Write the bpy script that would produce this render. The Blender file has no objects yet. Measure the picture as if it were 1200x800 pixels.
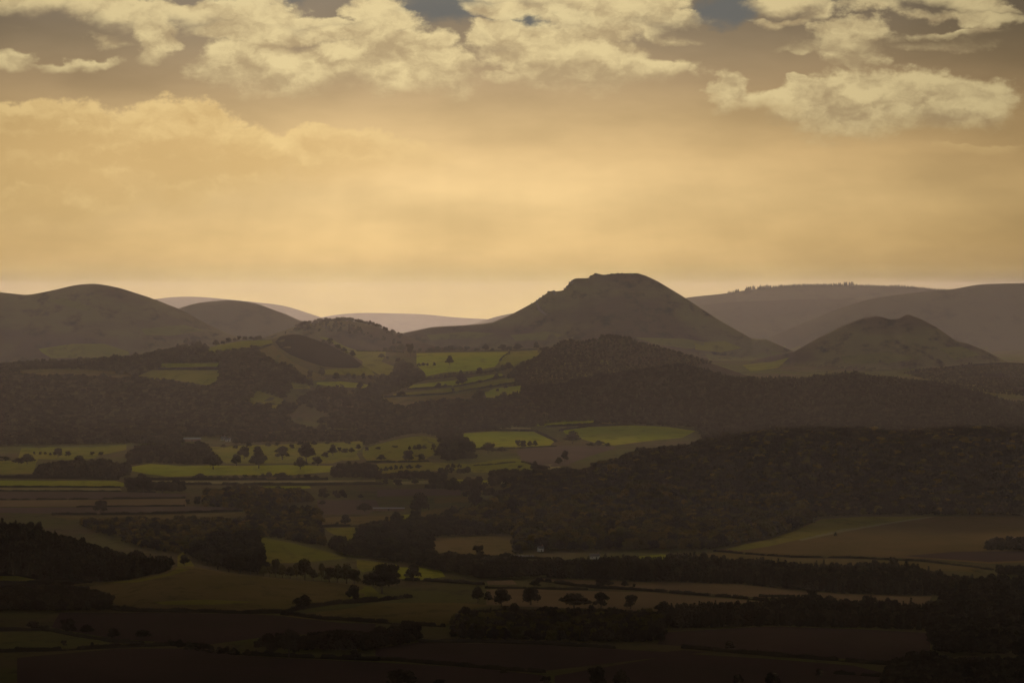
import bpy, bmesh, math, random
import numpy as np
from mathutils import Vector
from mathutils.geometry import delaunay_2d_cdt

SC = bpy.context.scene
COL = SC.collection
R = math.radians
rng = np.random.default_rng(7)
random.seed(7)

# ------------------------------------------------------------------ camera
# A long telephoto view (6 degrees) from a summit 310 m above the plain.
F = 11449.0            # focal length in photo pixels
EYE = 310.0            # height of the viewpoint
ROW0 = 345.0           # photo row of the level line
cam_d = bpy.data.cameras.new('camera')
cam = bpy.data.objects.new('camera', cam_d)
COL.objects.link(cam)
cam_d.sensor_width = 36.0
cam_d.lens = 36.0 * F / 1200.0
cam_d.clip_start = 10.0
cam_d.clip_end = 120000.0
cam.location = (0, 0, EYE)
cam.rotation_euler = (R(90) - math.atan((400 - ROW0) / F), 0, 0)
SC.camera = cam

# ------------------------------------------------------------------ render
SC.render.engine = 'CYCLES'
cy = SC.cycles
cy.use_denoising = True
cy.max_bounces = 4
cy.diffuse_bounces = 2
cy.glossy_bounces = 2
cy.transmission_bounces = 2
cy.volume_bounces = 0
cy.transparent_max_bounces = 12
cy.caustics_reflective = False
cy.caustics_refractive = False
cy.sample_clamp_indirect = 4.0
cy.use_adaptive_sampling = False
SC.view_settings.view_transform = 'Standard'
SC.view_settings.look = 'None'
SC.view_settings.exposure = 0.0
SC.view_settings.gamma = 1.0

# ------------------------------------------------------------------ node helper
class V:
    """a scalar socket (or float) with arithmetic that makes Math nodes"""
    tree = None
    def __init__(s, x): s.x = x
    @staticmethod
    def m(op, *a, clamp=False):
        n = V.tree.nodes.new('ShaderNodeMath'); n.operation = op; n.use_clamp = clamp
        for i, v in enumerate(a):
            v = v.x if isinstance(v, V) else v
            if isinstance(v, (int, float)): n.inputs[i].default_value = float(v)
            else: V.tree.links.new(v, n.inputs[i])
        return V(n.outputs[0])
    def __add__(s, o): return V.m('ADD', s, o)
    __radd__ = __add__
    def __sub__(s, o): return V.m('SUBTRACT', s, o)
    def __rsub__(s, o): return V.m('SUBTRACT', o, s)
    def __mul__(s, o): return V.m('MULTIPLY', s, o)
    __rmul__ = __mul__
    def __truediv__(s, o): return V.m('DIVIDE', s, o)
def vmax(a, b): return V.m('MAXIMUM', a, b)
def vmin(a, b): return V.m('MINIMUM', a, b)
def vexp(a): return V.m('EXPONENT', a)
def sstep(x, a, b):
    n = V.tree.nodes.new('ShaderNodeMapRange'); n.interpolation_type = 'SMOOTHSTEP'
    V.tree.links.new(x.x, n.inputs[0])
    n.inputs[1].default_value = a; n.inputs[2].default_value = b
    n.inputs[3].default_value = 0.0; n.inputs[4].default_value = 1.0
    return V(n.outputs[0])
def vec(x, y, z):
    n = V.tree.nodes.new('ShaderNodeCombineXYZ')
    for i, v in enumerate((x, y, z)):
        v = v.x if isinstance(v, V) else v
        if isinstance(v, (int, float)): n.inputs[i].default_value = float(v)
        else: V.tree.links.new(v, n.inputs[i])
    return n.outputs[0]
def noise(v, scale, detail=4.0, rough=0.55, dist=0.0, dim='3D'):
    n = V.tree.nodes.new('ShaderNodeTexNoise'); n.noise_dimensions = dim
    V.tree.links.new(v, n.inputs['Vector'])
    n.inputs['Scale'].default_value = scale; n.inputs['Detail'].default_value = detail
    n.inputs['Roughness'].default_value = rough; n.inputs['Distortion'].default_value = dist
    return V(n.outputs[0])
def mixc(f, a, b):
    n = V.tree.nodes.new('ShaderNodeMix'); n.data_type = 'RGBA'
    for k, v in ((0, f), (6, a), (7, b)):
        v = v.x if isinstance(v, V) else v
        if isinstance(v, (int, float)): n.inputs[k].default_value = float(v)
        elif isinstance(v, (tuple, list)): n.inputs[k].default_value = (*v[:3], 1)
        else: V.tree.links.new(v, n.inputs[k])
    return n.outputs[2]
def mulc(c, f):
    """colour times scalar"""
    n = V.tree.nodes.new('ShaderNodeVectorMath'); n.operation = 'SCALE'
    if isinstance(c, (tuple, list)): n.inputs[0].default_value = c[:3]
    else: V.tree.links.new(c, n.inputs[0])
    f = f.x if isinstance(f, V) else f
    if isinstance(f, (int, float)): n.inputs['Scale'].default_value = f
    else: V.tree.links.new(f, n.inputs['Scale'])
    return n.outputs[0]
def addc(a, b):
    n = V.tree.nodes.new('ShaderNodeVectorMath'); n.operation = 'ADD'
    V.tree.links.new(a, n.inputs[0]); V.tree.links.new(b, n.inputs[1])
    return n.outputs[0]
def lin(r, g, b):
    f = lambda c: (c / 255 / 12.92) if c <= 10 else ((c / 255 + 0.055) / 1.055) ** 2.4
    return (f(r), f(g), f(b))
def ramp(x, stops):
    n = V.tree.nodes.new('ShaderNodeValToRGB'); cr = n.color_ramp
    cr.interpolation = 'LINEAR'
    while len(cr.elements) < len(stops): cr.elements.new(0.5)
    for e, (p, c) in zip(cr.elements, stops): e.position = p; e.color = (*c, 1)
    V.tree.links.new(x.x, n.inputs[0])
    return n.outputs[0]

# ------------------------------------------------------------------ sky + sun
SUN_EL, SUN_AZ = R(13.0), R(-0.6)
world = bpy.data.worlds.new('World'); SC.world = world
world.use_nodes = True
wt = world.node_tree; wt.nodes.clear(); V.tree = wt
tc = wt.nodes.new('ShaderNodeTexCoord')
sx = wt.nodes.new('ShaderNodeSeparateXYZ'); wt.links.new(tc.outputs['Generated'], sx.inputs[0])
dx, dy, dz = (V(o) for o in sx.outputs)
az = V.m('ARCTAN2', dx, dy) * (180 / math.pi)        # degrees east of the view
el = V.m('ARCSINE', dz) * (180 / math.pi)            # degrees above the level
DEG = F * math.pi / 180                                # photo pixels per degree
def a_(px): return (px - 600) / DEG
def e_(py): return (ROW0 - py) / DEG
# slow warps that make every cloud edge ragged
p0 = vec(az, el * 1.5, 0.0)
w1 = noise(p0, 1.9, 3, 0.5); w2 = noise(vec(az, el * 1.5, 7.3), 1.9, 3, 0.5)
w3 = noise(p0, 7.0, 7, 0.6); w4 = noise(vec(az, el * 1.5, 3.1), 7.0, 7, 0.6)
uu = az + (w1 - 0.5) * 0.42 + (w3 - 0.5) * 0.22
vv = el + (w2 - 0.5) * 0.22 + (w4 - 0.5) * 0.10
def bank(ells, under, dv=0.0):
    """union of soft banks: crisp domed tops, undersides that trail off; 1 in the middle, 0 at the rim"""
    best = None
    for cx, cyy, rx, ry in ells:
        ex = (uu - a_(cx)) * (DEG / rx); ey = (vv - (e_(cyy) - dv)) * (DEG / ry)
        ey = vmax(ey, ey * (-under))
        d = 1.0 - (ex * ex + ey * ey)
        best = d if best is None else vmax(best, d)
    return best
CUM = [(285, 72, 64, 30), (345, 84, 62, 26), (400, 72, 56, 24), (462, 64, 54, 34), (520, 84, 50, 24), (500, 64, 38, 26),
       (590, 46, 44, 22), (650, 62, 68, 32), (705, 66, 62, 30), (765, 82, 48, 17), (592, 98, 24, 11),
       (600, 2, 66, 13), (715, 8, 95, 20), (790, 26, 50, 13),
       (40, 6, 92, 16), (140, 24, 54, 18), (180, 50, 18, 20), (8, 72, 34, 14), (85, 80, 60, 11),
       (842, 106, 25, 22), (905, 120, 70, 16), (1000, 118, 96, 34), (1085, 114, 96, 32), (1030, 134, 80, 18), (934, 92, 14, 7),
       (935, 9, 52, 16), (925, 54, 55, 6), (1005, 42, 42, 24), (1085, 2, 100, 12), (1160, 18, 50, 12),
       (440, 14, 40, 20), (350, 30, 130, 12), (245, 14, 110, 17), (1110, 46, 80, 10)]
SOFT = [(60, 172, 150, 58), (205, 168, 100, 48), (300, 184, 66, 34), (400, 178, 130, 30), (960, 171, 38, 8), (1150, 182, 70, 13), (870, 57, 74, 8)]
fine = noise(p0, 13.0, 7, 0.62)
mid = noise(vec(az, el * 1.6, 11.0), 2.6, 9, 0.58, 0.2)
pw = vec(az + (w3 - 0.5) * 0.25, el * 1.45 + (w4 - 0.5) * 0.2, 5.0)
pu = vec(az + (w3 - 0.5) * 0.25 + 0.015, el * 1.45 + (w4 - 0.5) * 0.2 + 0.10, 5.0)
bill = noise(pw, 4.2, 5, 0.52); up = noise(pu, 4.2, 5, 0.52)
low = noise(vec(az, el * 3.0, 21.0), 0.9, 5, 0.5)
ragged = (mid - 0.5) * 1.7 + (fine - 0.5) * 1.0
c1 = bank(CUM, 0.62) + ragged
under1 = bank(CUM, 0.62, -0.11)                      # undersides dissolve into the veil
m1 = sstep(c1, -0.34, 0.36) * sstep(under1 + (mid - 0.5) * 1.6 + (fine - 0.5) * 0.4, -1.25, 0.55)
c2 = bank(SOFT, 0.55) + (mid - 0.5) * 1.5 + (fine - 0.5) * 0.8
under2 = bank(SOFT, 0.55, -0.16)
m2 = sstep(c2, -0.15, 0.20) * sstep(under2 + (mid - 0.5) * 0.8, -1.2, 0.8)
# light inside a cloud comes from above: the more cloud lies over a place, the greyer it is
over = vmax(bank(CUM, 0.62, 0.10), -1.0)
emb = (bill - up) * 2.3 + (fine - 0.5) * 0.5
lit = sstep(emb - over * 0.22 + (mid - 0.5) * 0.6, -0.70, 0.42)
lit2 = sstep(emb * 0.75 - vmax(bank(SOFT, 0.55, 0.10), -1.0) * 0.45, -0.50, 0.55)
gen = sstep(noise(vec(az * 0.06, el * 0.16, 4.0), 3.0, 6, 0.55), 0.46, 0.62)
front = vexp((az + 0.6) * (az + 0.6) * (-1 / (2 * 2.6 ** 2)))       # glow under the hidden sun
wide = vexp((az * az + el * el) * (-1 / (2 * 38.0 ** 2)))
veil = ramp(el * (1 / 2.0), [(0.0, lin(167, 146, 83)), (0.032, lin(168, 147, 84)), (0.0375, lin(178, 156, 97)), (0.05, lin(194, 170, 114)), (0.07, lin(206, 179, 124)), (0.10, lin(219, 188, 133)), (0.15, lin(227, 195, 139)), (0.28, lin(236, 205, 149)), (0.42, lin(227, 196, 143)),
                              (0.52, lin(202, 175, 130)), (0.62, lin(178, 155, 120)), (0.74, lin(156, 139, 113)), (0.86, lin(134, 123, 108)), (1.0, lin(116, 111, 105))])
shade = sstep(low, 0.28, 0.72) * 0.24 + 0.88
side = front * 0.76 + 0.24
th = V.m('ARCTAN2', az + 0.3, 5.0 - el)                                  # faint crepuscular rays fanning from the sun
rays = (noise(vec(th, 0.0, 2.0), 26.0, 3, 0.5) - 0.5) * (1.0 - sstep(el, 0.5, 1.1)) * 0.10 + 1.0
side = side - (1.0 - side) * (1.0 - sstep(el, 0.06, 0.16)) * 0.65      # near the level the lit haze adds its own share
tint = wt.nodes.new('ShaderNodeVectorMath'); tint.operation = 'MULTIPLY'           # the light reddens away from the sun
wt.links.new(mulc(veil, shade * side * rays), tint.inputs[0]); wt.links.new(mixc(front, (1.06, .95, .78), (1.045, 1.0, .94)), tint.inputs[1])
veil = tint.outputs[0]
cloud = mixc(lit, mulc(lin(184, 160, 120), front * 0.55 + 0.46), mulc(lin(240, 217, 161), front * 0.48 + 0.50))
soft = mixc(lit2, mulc(lin(214, 178, 118), front * 0.52 + 0.50), mulc(lin(240, 207, 142), front * 0.46 + 0.58))
gaps = sstep(bank([(520, 8, 76, 26), (640, 24, 70, 14), (856, 14, 44, 24), (300, 0, 60, 10)], 1.0) + (mid - 0.5) * 0.8, -0.1, 0.8)
veil = mixc(gaps * 0.75, veil, lin(98, 102, 102))                       # blue grey gaps between the cumulus
inview = mixc(m2 * ((1.0 - sstep(az, -1.6, -0.4)) * 0.42 + 0.34), veil, soft)
inview = mixc(m1 * 0.86, inview, cloud)
nish = wt.nodes.new('ShaderNodeTexSky'); nish.sky_type = 'NISHITA'; nish.sun_disc = False
nish.sun_elevation = SUN_EL; nish.sun_rotation = SUN_AZ
nish.altitude = 300; nish.dust_density = 2.5
upper = mixc(gen * 0.7, mulc(nish.outputs[0], 0.09), mulc((0.255, 0.22, 0.225), wide * 1.1 + 0.35))
blend = sstep(el, 1.6, 5.5)
far_side = sstep(V.m('ABSOLUTE', az), 5.0, 22.0)
skyc = mixc(vmax(blend, far_side), inview, upper)
bg = wt.nodes.new('ShaderNodeBackground'); bg.inputs['Strength'].default_value = 0.1
wt.links.new(mulc(skyc, 10.0), bg.inputs['Color'])
wo = wt.nodes.new('ShaderNodeOutputWorld'); wt.links.new(bg.outputs[0], wo.inputs[0])
world.cycles.sampling_method = 'MANUAL'; world.cycles.sample_map_resolution = 1024

sun_d = bpy.data.lights.new('sun', 'SUN'); sun = bpy.data.objects.new('sun', sun_d); COL.objects.link(sun)
sun_d.energy = 3.0; sun_d.angle = R(0.5); sun_d.color = (1.0, 0.82, 0.57)
sd = Vector((math.sin(SUN_AZ) * math.cos(SUN_EL), math.cos(SUN_AZ) * math.cos(SUN_EL), math.sin(SUN_EL)))
sun.rotation_euler = sd.to_track_quat('Z', 'Y').to_euler()

# ------------------------------------------------------------------ terrain function
TAB = rng.random((256, 256))
def vnoise(x, y):
    xi = np.floor(x).astype(int); yi = np.floor(y).astype(int)
    fx = x - xi; fy = y - yi
    fx = fx * fx * (3 - 2 * fx); fy = fy * fy * (3 - 2 * fy)
    g = lambda a, b: TAB[a & 255, b & 255]
    return (g(xi, yi) * (1 - fx) + g(xi + 1, yi) * fx) * (1 - fy) + (g(xi, yi + 1) * (1 - fx) + g(xi + 1, yi + 1) * fx) * fy
def fbm(x, y, n=4):
    s = 0; a = 0.5
    for i in range(n):
        s = s + a * (vnoise(x * 2 ** i + 17.3 * i, y * 2 ** i + 5.1 * i) - 0.5); a *= 0.5
    return s

BD = np.array([3000, 5000, 7000, 7600, 9300, 11300, 13000, 14500, 16000, 17500, 19000, 22000, 34000, 42000, 55000], float)
BZ = np.array([-20, -10, 2, 8, 22, 58, 89, 114, 150, 186, 188, 180, 165, 130, 100], float)

# name, label, ridge depth, slope front, slope back, crest roundness, smoothing px, tree height, gully m, points on the skyline
HILLS = [
 ('hill', 'long pale flat topped ridge on the horizon behind the smooth hills, left side', 43000, .12, .12, 400, 14, 0, 6,
  [(100,372),(150,356),(190,348),(233,347),(260,350),(313,355),(333,357),(370,370),(420,384)]),
 ('hill', 'faint pale ridge on the horizon left of the craggy summit', 48200, .10, .10, 500, 14, 0, 6,
  [(330,380),(400,367),(420,366),(457,367),(500,368),(533,372),(567,373),(640,380)]),
 ('hill', 'small pale shoulder showing just left of the craggy summit', 36000, .14, .14, 200, 8, 0, 4,
  [(500,392),(553,380),(580,371),(600,367),(640,360),(680,372)]),
 ('hill', 'long plateau ridge on the right skyline carrying a line of conifers', 26000, .14, .12, 200, 10, 0, 10,
  [(700,372),(760,358),(807,348),(850,344),(887,338),(923,335),(967,334),(1000,334),(1053,335),(1100,339),(1200,347),(1260,352)]),
 ('hill', 'hazy long low ridge under the conifer plateau on the right', 24400, .16, .16, 200, 10, 0, 20,
  [(740,376),(790,363),(820,357.5),(857,353.5),(900,352.5),(933,350.5),(985,350.5),(1040,353),(1100,358),(1160,366)]),
 ('hill', 'hazy broad hill behind the twin peaked hill at the right edge', 22300, .22, .2, 160, 7, 0, 34,
  [(900,396),(940,379),(985,361),(1020,350),(1067,343),(1117,339),(1147,333),(1173,332),(1220,331),(1300,336)]),
 ('hill', 'rounded middle hill with smooth dome between the far left hills and the valley', 20500, .24, .2, 160, 6, 0, 22,
  [(150,392),(190,371),(207,361),(233,354),(270,351),(300,355),(333,367),(353,376),(400,392),(450,406)]),
 ('hill', 'big smooth double topped hill at the left edge of the view', 18200, .22, .2, 160, 6, 0, 30,
  [(-120,356),(-60,346),(0,342),(33,346),(63,340),(90,333.5),(113,332),(140,337),(180,350),(213,363),(240,378),(263,389),(300,402),(350,416)]),
 ('hill', 'great craggy flat topped summit with long flanks, highest of the hills', 18800, .30, .3, 35, 1.0, 0, 34,
  [(380,413),(430,400),(478,389),(507,383),(547,381),(577,378),(600,368),(627,353.5),(640,344),(646,340.5),(650,341.5),(660,340.5),(666,334),(672,326.5),(677,326),(690,326),(694,321.5),(700,321),(708,322),(720,320.5),(747,320),(757,323),(770,329),(800,347),(843,375),(880,396),(897,397),(927,410),(960,424),(1000,438)]),
 ('hill', 'low dark hill with trees on top in front of the valley gap', 17900, .16, .16, 100, 6, 3, 4,
  [(300,397),(335,384),(353,379),(383,374),(400,374),(420,375),(440,380),(467,389),(510,404)]),
 ('hill', 'twin peaked bare hill in the right of the view', 17500, .27, .27, 12, .7, 0, 24,
  [(840,432),(880,424),(930,412),(960,395),(987,382),(1010,372.5),(1024,369.8),(1031,370.5),(1043,374.3),(1054,373),(1063,367.8),(1078,373),(1097,383),(1120,399),(1133,402),(1153,410),(1177,422),(1200,425),(1260,434)]),
 ('hill', 'dark humped ridge in front of the craggy summit with scattered trees on top', 16700, .20, .2, 90, 5, 5, 6,
  [(560,456),(597,437),(617,424),(647,407),(657,399),(683,397),(707,392),(737,395),(767,402),(793,409),(830,421),(880,438),(930,450)]),
 ('hill', 'long dark wooded ridge right of centre with conifers on its skyline', 15300, .16, .16, 130, 6, 8, 6,
  [(500,492),(560,470),(613,455),(653,449),(687,441),(747,433),(777,428),(800,425),(827,433),(843,439),(883,443),(933,443),(967,440),(1000,438),(1040,440),(1087,446),(1120,451),(1153,459),(1177,469),(1200,474),(1280,492)]),
 ('hill', 'gentle rise of bright hedged fields in the middle of the view', 16600, .050, .06, 250, 14, 0, 3,
  [(340,424),(380,415),(430,412),(500,411.5),(560,411),(600,411),(637,409),(700,420),(760,436)]),
 ('hill', 'long wooded rise on the left topped by a dark grassy knoll', 15600, .115, .12, 120, 5, 0, 5,
  [(-120,433),(0,432),(100,428),(150,425),(200,415),(240,409),(282,399),(318,398),(324,396),(333,391.5),(350,392),(367,397),(383,403),(410,416),(424,428),(450,442),(490,462)]),
 ('hill', 'large wooded hill on the right above the ochre field', 12300, .125, .12, 160, 8, 11, 6,
  [(500,600),(560,585),(610,575),(653,568),(683,549),(717,540),(750,527),(783,523),(800,523),(833,512),(867,507),(933,501),(1000,500),(1053,502),(1100,502),(1160,498),(1200,500),(1280,502)]),
 ('hill', 'wooded spur with golden crowns running down in front of the larger wooded hill', 11350, .15, .12, 90, 10, 8, 5,
  [(520,640),(580,625),(640,607),(700,580),(760,570),(830,580),(880,600),(915,622),(950,652),(990,680)]),
 ('hill', 'low wooded knoll at the left edge above the foreground fields', 9700, .15, .12, 80, 10, 12, 3,
  [(-80,616),(0,614),(40,618),(80,630),(120,645),(160,656),(200,668),(230,690)]),
 ('hill', 'gentle swell of pale pasture in the left foreground', 9500, .034, .04, 150, 20, 0, 1,
  [(60,700),(130,682),(205,666),(300,676),(420,690),(520,708)]),
 ('hill', 'small domed pasture left of the bright twin fields', 13200, .06, .08, 60, 8, 0, 1,
  [(400,534),(440,521),(470,513),(495,509.5),(515,514),(545,530)]),
 ('hill', 'golden brown rounded pasture behind the row of foreground trees', 10300, .055, .06, 60, 8, 0, 1,
  [(250,640),(280,632),(305,629),(345,636),(380,645),(408,653),(450,668)]),
]
def _ridge(pts, D, sig, th):
    px = np.array([p[0] for p in pts], float); py = np.array([p[1] for p in pts], float)
    g = np.arange(px[0], px[-1] + 1, 1.0)
    r = np.interp(g, px, py)
    n = int(3 * sig); k = np.exp(-0.5 * (np.arange(-n, n + 1) / sig) ** 2); k /= k.sum()
    rp = np.concatenate([r[0] + (r[1] - r[0]) * np.arange(-n, 0), r, r[-1] + (r[-1] - r[-2]) * np.arange(1, n + 1)])
    r = np.convolve(rp, k, 'valid')
    return (g - 600) / F * D, EYE - (r - ROW0) / F * D - th
PREP = [(h[2], h[3], h[4], h[5], h[8], *_ridge(h[9], h[2], h[6], h[7])) for h in HILLS]
def terrain_exact(X, Y):
    """heights on a grid of columns X and rows Y, and which hill is uppermost (-1: the valley)"""
    GX, GY = np.meshgrid(X, Y)
    z = np.interp(GY, BD, BZ) + fbm(GX / 420, GY / 700, 3) * 7
    top = np.full(z.shape, -1)
    k = 7.0
    for i, (D, sf, sb, w, gul, gx, gz) in enumerate(PREP):
        zr = np.interp(X, gx, gz)
        zr = zr - np.maximum(gx[0] - X, 0) * 0.16 - np.maximum(X - gx[-1], 0) * 0.16
        t = GY - (D + fbm(X / 300 + i * 7.7, X * 0 + i, 2) * w * 0.8)[None, :]
        drop = np.where(t < 0, sf, sb) * (np.sqrt(t * t + w * w) - w)
        zh = zr[None, :] - drop
        q = zh + gul > z - k - 1
        if not q.any(): continue
        zq = zh[q]
        if gul: zq = zq + fbm(GX[q] / (gul * 9) + i * 3.3, GY[q] / (gul * 26), 4) * gul * np.clip(drop[q] / 40, 0.04, 1)
        z0 = z[q]
        hh = np.clip(0.5 + 0.5 * (zq - z0) / k, 0, 1)
        top[q] = np.where(zq > z0, i, top[q])
        z[q] = z0 + (zq - z0) * hh + k * hh * (1 - hh)
    return z, top
YS = np.concatenate([np.arange(2000, 6000, 300.), np.arange(6000, 20000, 20.), np.arange(20000, 34000, 70.), np.arange(34000, 50001, 250.)])
XS = np.concatenate([np.arange(-9000, -5000, 500.), np.arange(-5000, -1500, 100.), np.arange(-1500, -1107, 43.), np.arange(-1107, 1108, 4.5), np.arange(1150, 1500, 43.), np.arange(1500, 5000, 100.), np.arange(5000, 9001, 500.)])
ZS, TOP = terrain_exact(XS, YS)
def terrain(X, Y):
    """height of the ground sheet at any points"""
    X = np.asarray(X, float); Y = np.asarray(Y, float)
    i = np.clip(np.searchsorted(XS, X) - 1, 0, len(XS) - 2); j = np.clip(np.searchsorted(YS, Y) - 1, 0, len(YS) - 2)
    fx = (X - XS[i]) / (XS[i + 1] - XS[i]); fy = (Y - YS[j]) / (YS[j + 1] - YS[j])
    return (ZS[j, i] * (1 - fx) + ZS[j, i + 1] * fx) * (1 - fy) + (ZS[j + 1, i] * (1 - fx) + ZS[j + 1, i + 1] * fx) * fy
def proj(X, Y, Z):
    """photo row and column of a point (pitch is tiny, so the plain ratio is exact to a fraction of a pixel)"""
    return 600 + F * X / Y, ROW0 - F * (Z - EYE) / Y
_DS = np.arange(6200, 24000, 8.0)
def beyond(poly):
    """let what the frame cuts off run on past it"""
    return [(1300 if x >= 1200 else (-100 if x < 0 else x), 850 if y > 800 else y) for x, y in poly]
def ground_at(px, py, dmin=6200, dmax=24000):
    """the point of the ground seen at a place of the photograph"""
    ds = _DS[(_DS >= dmin) & (_DS <= dmax)]
    zr = EYE - (py - ROW0) / F * ds
    zt = terrain((px - 600) / F * ds, ds)
    hit = np.nonzero(zt >= zr)[0]
    if len(hit) == 0:
        i = int(np.argmin(zr - zt)); d = ds[i]
    else:
        i = hit[0]; d = ds[i]
        if i > 0:
            a = zr[i - 1] - zt[i - 1]; b = zt[i] - zr[i]
            d = ds[i - 1] + 8.0 * a / max(a + b, 1e-6)
    x = (px - 600) / F * d
    return float(x), float(d), float(terrain(np.array([x]), np.array([d]))[0])

# ------------------------------------------------------------------ materials
def mat(name, build, rough=0.9, spec=0.0):
    m = bpy.data.materials.new(name); m.use_nodes = True
    t = m.node_tree; t.nodes.clear(); V.tree = t
    out = t.nodes.new('ShaderNodeOutputMaterial')
    b = t.nodes.new('ShaderNodeBsdfPrincipled')
    b.inputs['Roughness'].default_value = rough
    b.inputs['Specular IOR Level'].default_value = spec
    t.links.new(b.outputs[0], out.inputs[0])
    c = build(t, b, out)
    if isinstance(c, (tuple, list)): b.inputs['Base Color'].default_value = (*c, 1)
    elif c is not None: t.links.new(c, b.inputs['Base Color'])
    return m
def pos(t): return t.nodes.new('ShaderNodeNewGeometry').outputs['Position']
def scaled(p, s):
    n = V.tree.nodes.new('ShaderNodeVectorMath'); n.operation = 'MULTIPLY'
    V.tree.links.new(p, n.inputs[0]); n.inputs[1].default_value = s
    return n.outputs[0]
def earth(c1, c2, c3, s=1.0):
    def f(t, b, o):
        p = pos(t)
        n1 = noise(scaled(p, (1 / 160 * s, 1 / 520 * s, 1 / 60 * s)), 1, 5, 0.6)
        n2 = noise(scaled(p, (1 / 22 * s, 1 / 90 * s, 1 / 15 * s)), 1, 4, 0.65)
        c = mixc(sstep(n1, 0.38, 0.62), c1, c2)
        return mixc(sstep(n2, 0.48, 0.75), c, c3)
    return f
def crop(c1, c2, ang, period, amt):
    """field with faint drill rows"""
    def f(t, b, o):
        p = pos(t)
        s = V.tree.nodes.new('ShaderNodeSeparateXYZ'); t.links.new(p, s.inputs[0])
        x, y = V(s.outputs[0]), V(s.outputs[1])
        d = (x * math.cos(ang) + y * math.sin(ang)) * (2 * math.pi / period)
        d = d + noise(scaled(p, (1 / 80, 1 / 200, 0)), 1, 3) * 5.0
        w = V.m('SINE', d) * 0.5 + 0.5
        n1 = noise(scaled(p, (1 / 90, 1 / 330, 0)), 1, 5, 0.6)
        c = mixc(sstep(n1, 0.35, 0.65), c1, c2)
        return mixc(w * amt, c, tuple(v * 0.6 for v in c1))
    return f
M = {}
M['ground'] = mat('valley_ground', earth((.075, .070, .022), (.080, .058, .030), (.050, .044, .020)))
M['moor'] = mat('hill_grass_and_bracken', earth((.070, .048, .034), (.115, .094, .040), (.030, .022, .018), 0.55))
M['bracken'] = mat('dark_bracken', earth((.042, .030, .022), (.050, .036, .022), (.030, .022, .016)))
M['moor_green'] = mat('rough_hill_pasture', earth((.095, .088, .030), (.115, .098, .034), (.070, .060, .026)))
M['moor_far'] = mat('far_hill_grass', earth((.062, .047, .034), (.072, .056, .034), (.052, .040, .029), .4))
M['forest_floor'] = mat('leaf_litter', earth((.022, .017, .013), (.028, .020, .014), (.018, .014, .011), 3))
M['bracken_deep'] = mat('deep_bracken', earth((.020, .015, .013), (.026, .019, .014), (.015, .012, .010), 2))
M['bright'] = mat('bright_pasture', earth((.150, .160, .012), (.190, .172, .018), (.105, .108, .012)))
M['pasture'] = mat('pasture', earth((.108, .106, .014), (.140, .116, .022), (.070, .066, .013)))
M['dull'] = mat('dull_pasture', earth((.095, .072, .022), (.115, .080, .032), (.065, .052, .018)))
M['ochre'] = mat('ripe_ochre_field', crop((.120, .078, .030), (.090, .066, .022), 1.2, 24, .30))
M['tan'] = mat('tan_stubble', crop((.150, .100, .052), (.125, .086, .045), 1.4, 18, .25))
M['pink'] = mat('pinkish_ploughland', crop((.095, .066, .050), (.080, .056, .042), 1.5, 30, .35))
M['plough'] = mat('dark_ploughland', crop((.058, .036, .030), (.050, .034, .026), 1.3, 22, .3))
M['straw'] = mat('pale_straw', earth((.17, .14, .06), (.15, .13, .06), (.13, .11, .05)))
M['track'] = mat('pale_stony_track', earth((.13, .10, .07), (.12, .09, .065), (.10, .08, .06)))
M['crag'] = mat('dark_crag_rock', earth((.085, .072, .062), (.06, .05, .044), (.05, .042, .036), 8))

def leaf_mat(name, c1, c2, c3, trans):
    def f(t, b, o):
        oi = t.nodes.new('ShaderNodeObjectInfo'); rnd = V(oi.outputs['Random'])
        p = t.nodes.new('ShaderNodeTexCoord').outputs['Object']
        n = noise(p, 0.45, 3, 0.6)
        c = mixc(sstep(n, 0.35, 0.65), c1, c2)
        c = mixc(sstep(rnd, 0.2, 1.0) * 0.8, c, c3)
        r2 = V.m('FRACT', rnd * 37.7)
        c = mulc(c, r2 * r2 * 0.55 + 0.5)
        tr = t.nodes.new('ShaderNodeBsdfTranslucent'); t.links.new(c, tr.inputs[0])
        mx = t.nodes.new('ShaderNodeMixShader'); mx.inputs[0].default_value = trans
        t.links.new(b.outputs[0], mx.inputs[1]); t.links.new(tr.outputs[0], mx.inputs[2])
        t.links.new(mx.outputs[0], o.inputs[0])
        return c
    return mat(name, f, 0.9, 0.0)
M['leaf_dark'] = leaf_mat('dark_leaves', (.042, .034, .020), (.050, .038, .021), (.033, .028, .018), .10)
M['leaf_deep'] = leaf_mat('shade_darkened_leaves', (.026, .021, .015), (.032, .025, .016), (.020, .017, .013), .06)  # leaf colour darkened so the ridge and hill woods read as shaded
M['leaf_olive'] = leaf_mat('olive_leaves', (.080, .066, .018), (.094, .070, .018), (.056, .047, .018), .30)
M['leaf_russet'] = leaf_mat('russet_leaves', (.115, .078, .018), (.125, .084, .018), (.072, .054, .018), .36)
M['needle'] = leaf_mat('dark_needles', (.030, .028, .016), (.036, .030, .018), (.026, .024, .015), .08)
M['bark'] = mat('bark', earth((.06, .045, .035), (.05, .038, .03), (.04, .03, .024), 40))
M['wall_white'] = mat('whitewashed_wall', earth((.78, .74, .66), (.72, .68, .60), (.66, .62, .54), 30))
M['caravan_white'] = mat('weathered_caravan_paint', earth((.42, .40, .37), (.38, .36, .33), (.34, .32, .30), 30))
M['wall_brick'] = mat('brick_wall', earth((.30, .18, .13), (.26, .16, .12), (.22, .14, .11), 30))
M['slate'] = mat('slate_roof', earth((.12, .11, .11), (.10, .095, .095), (.085, .08, .08), 30), 0.9, 0.02)
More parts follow.
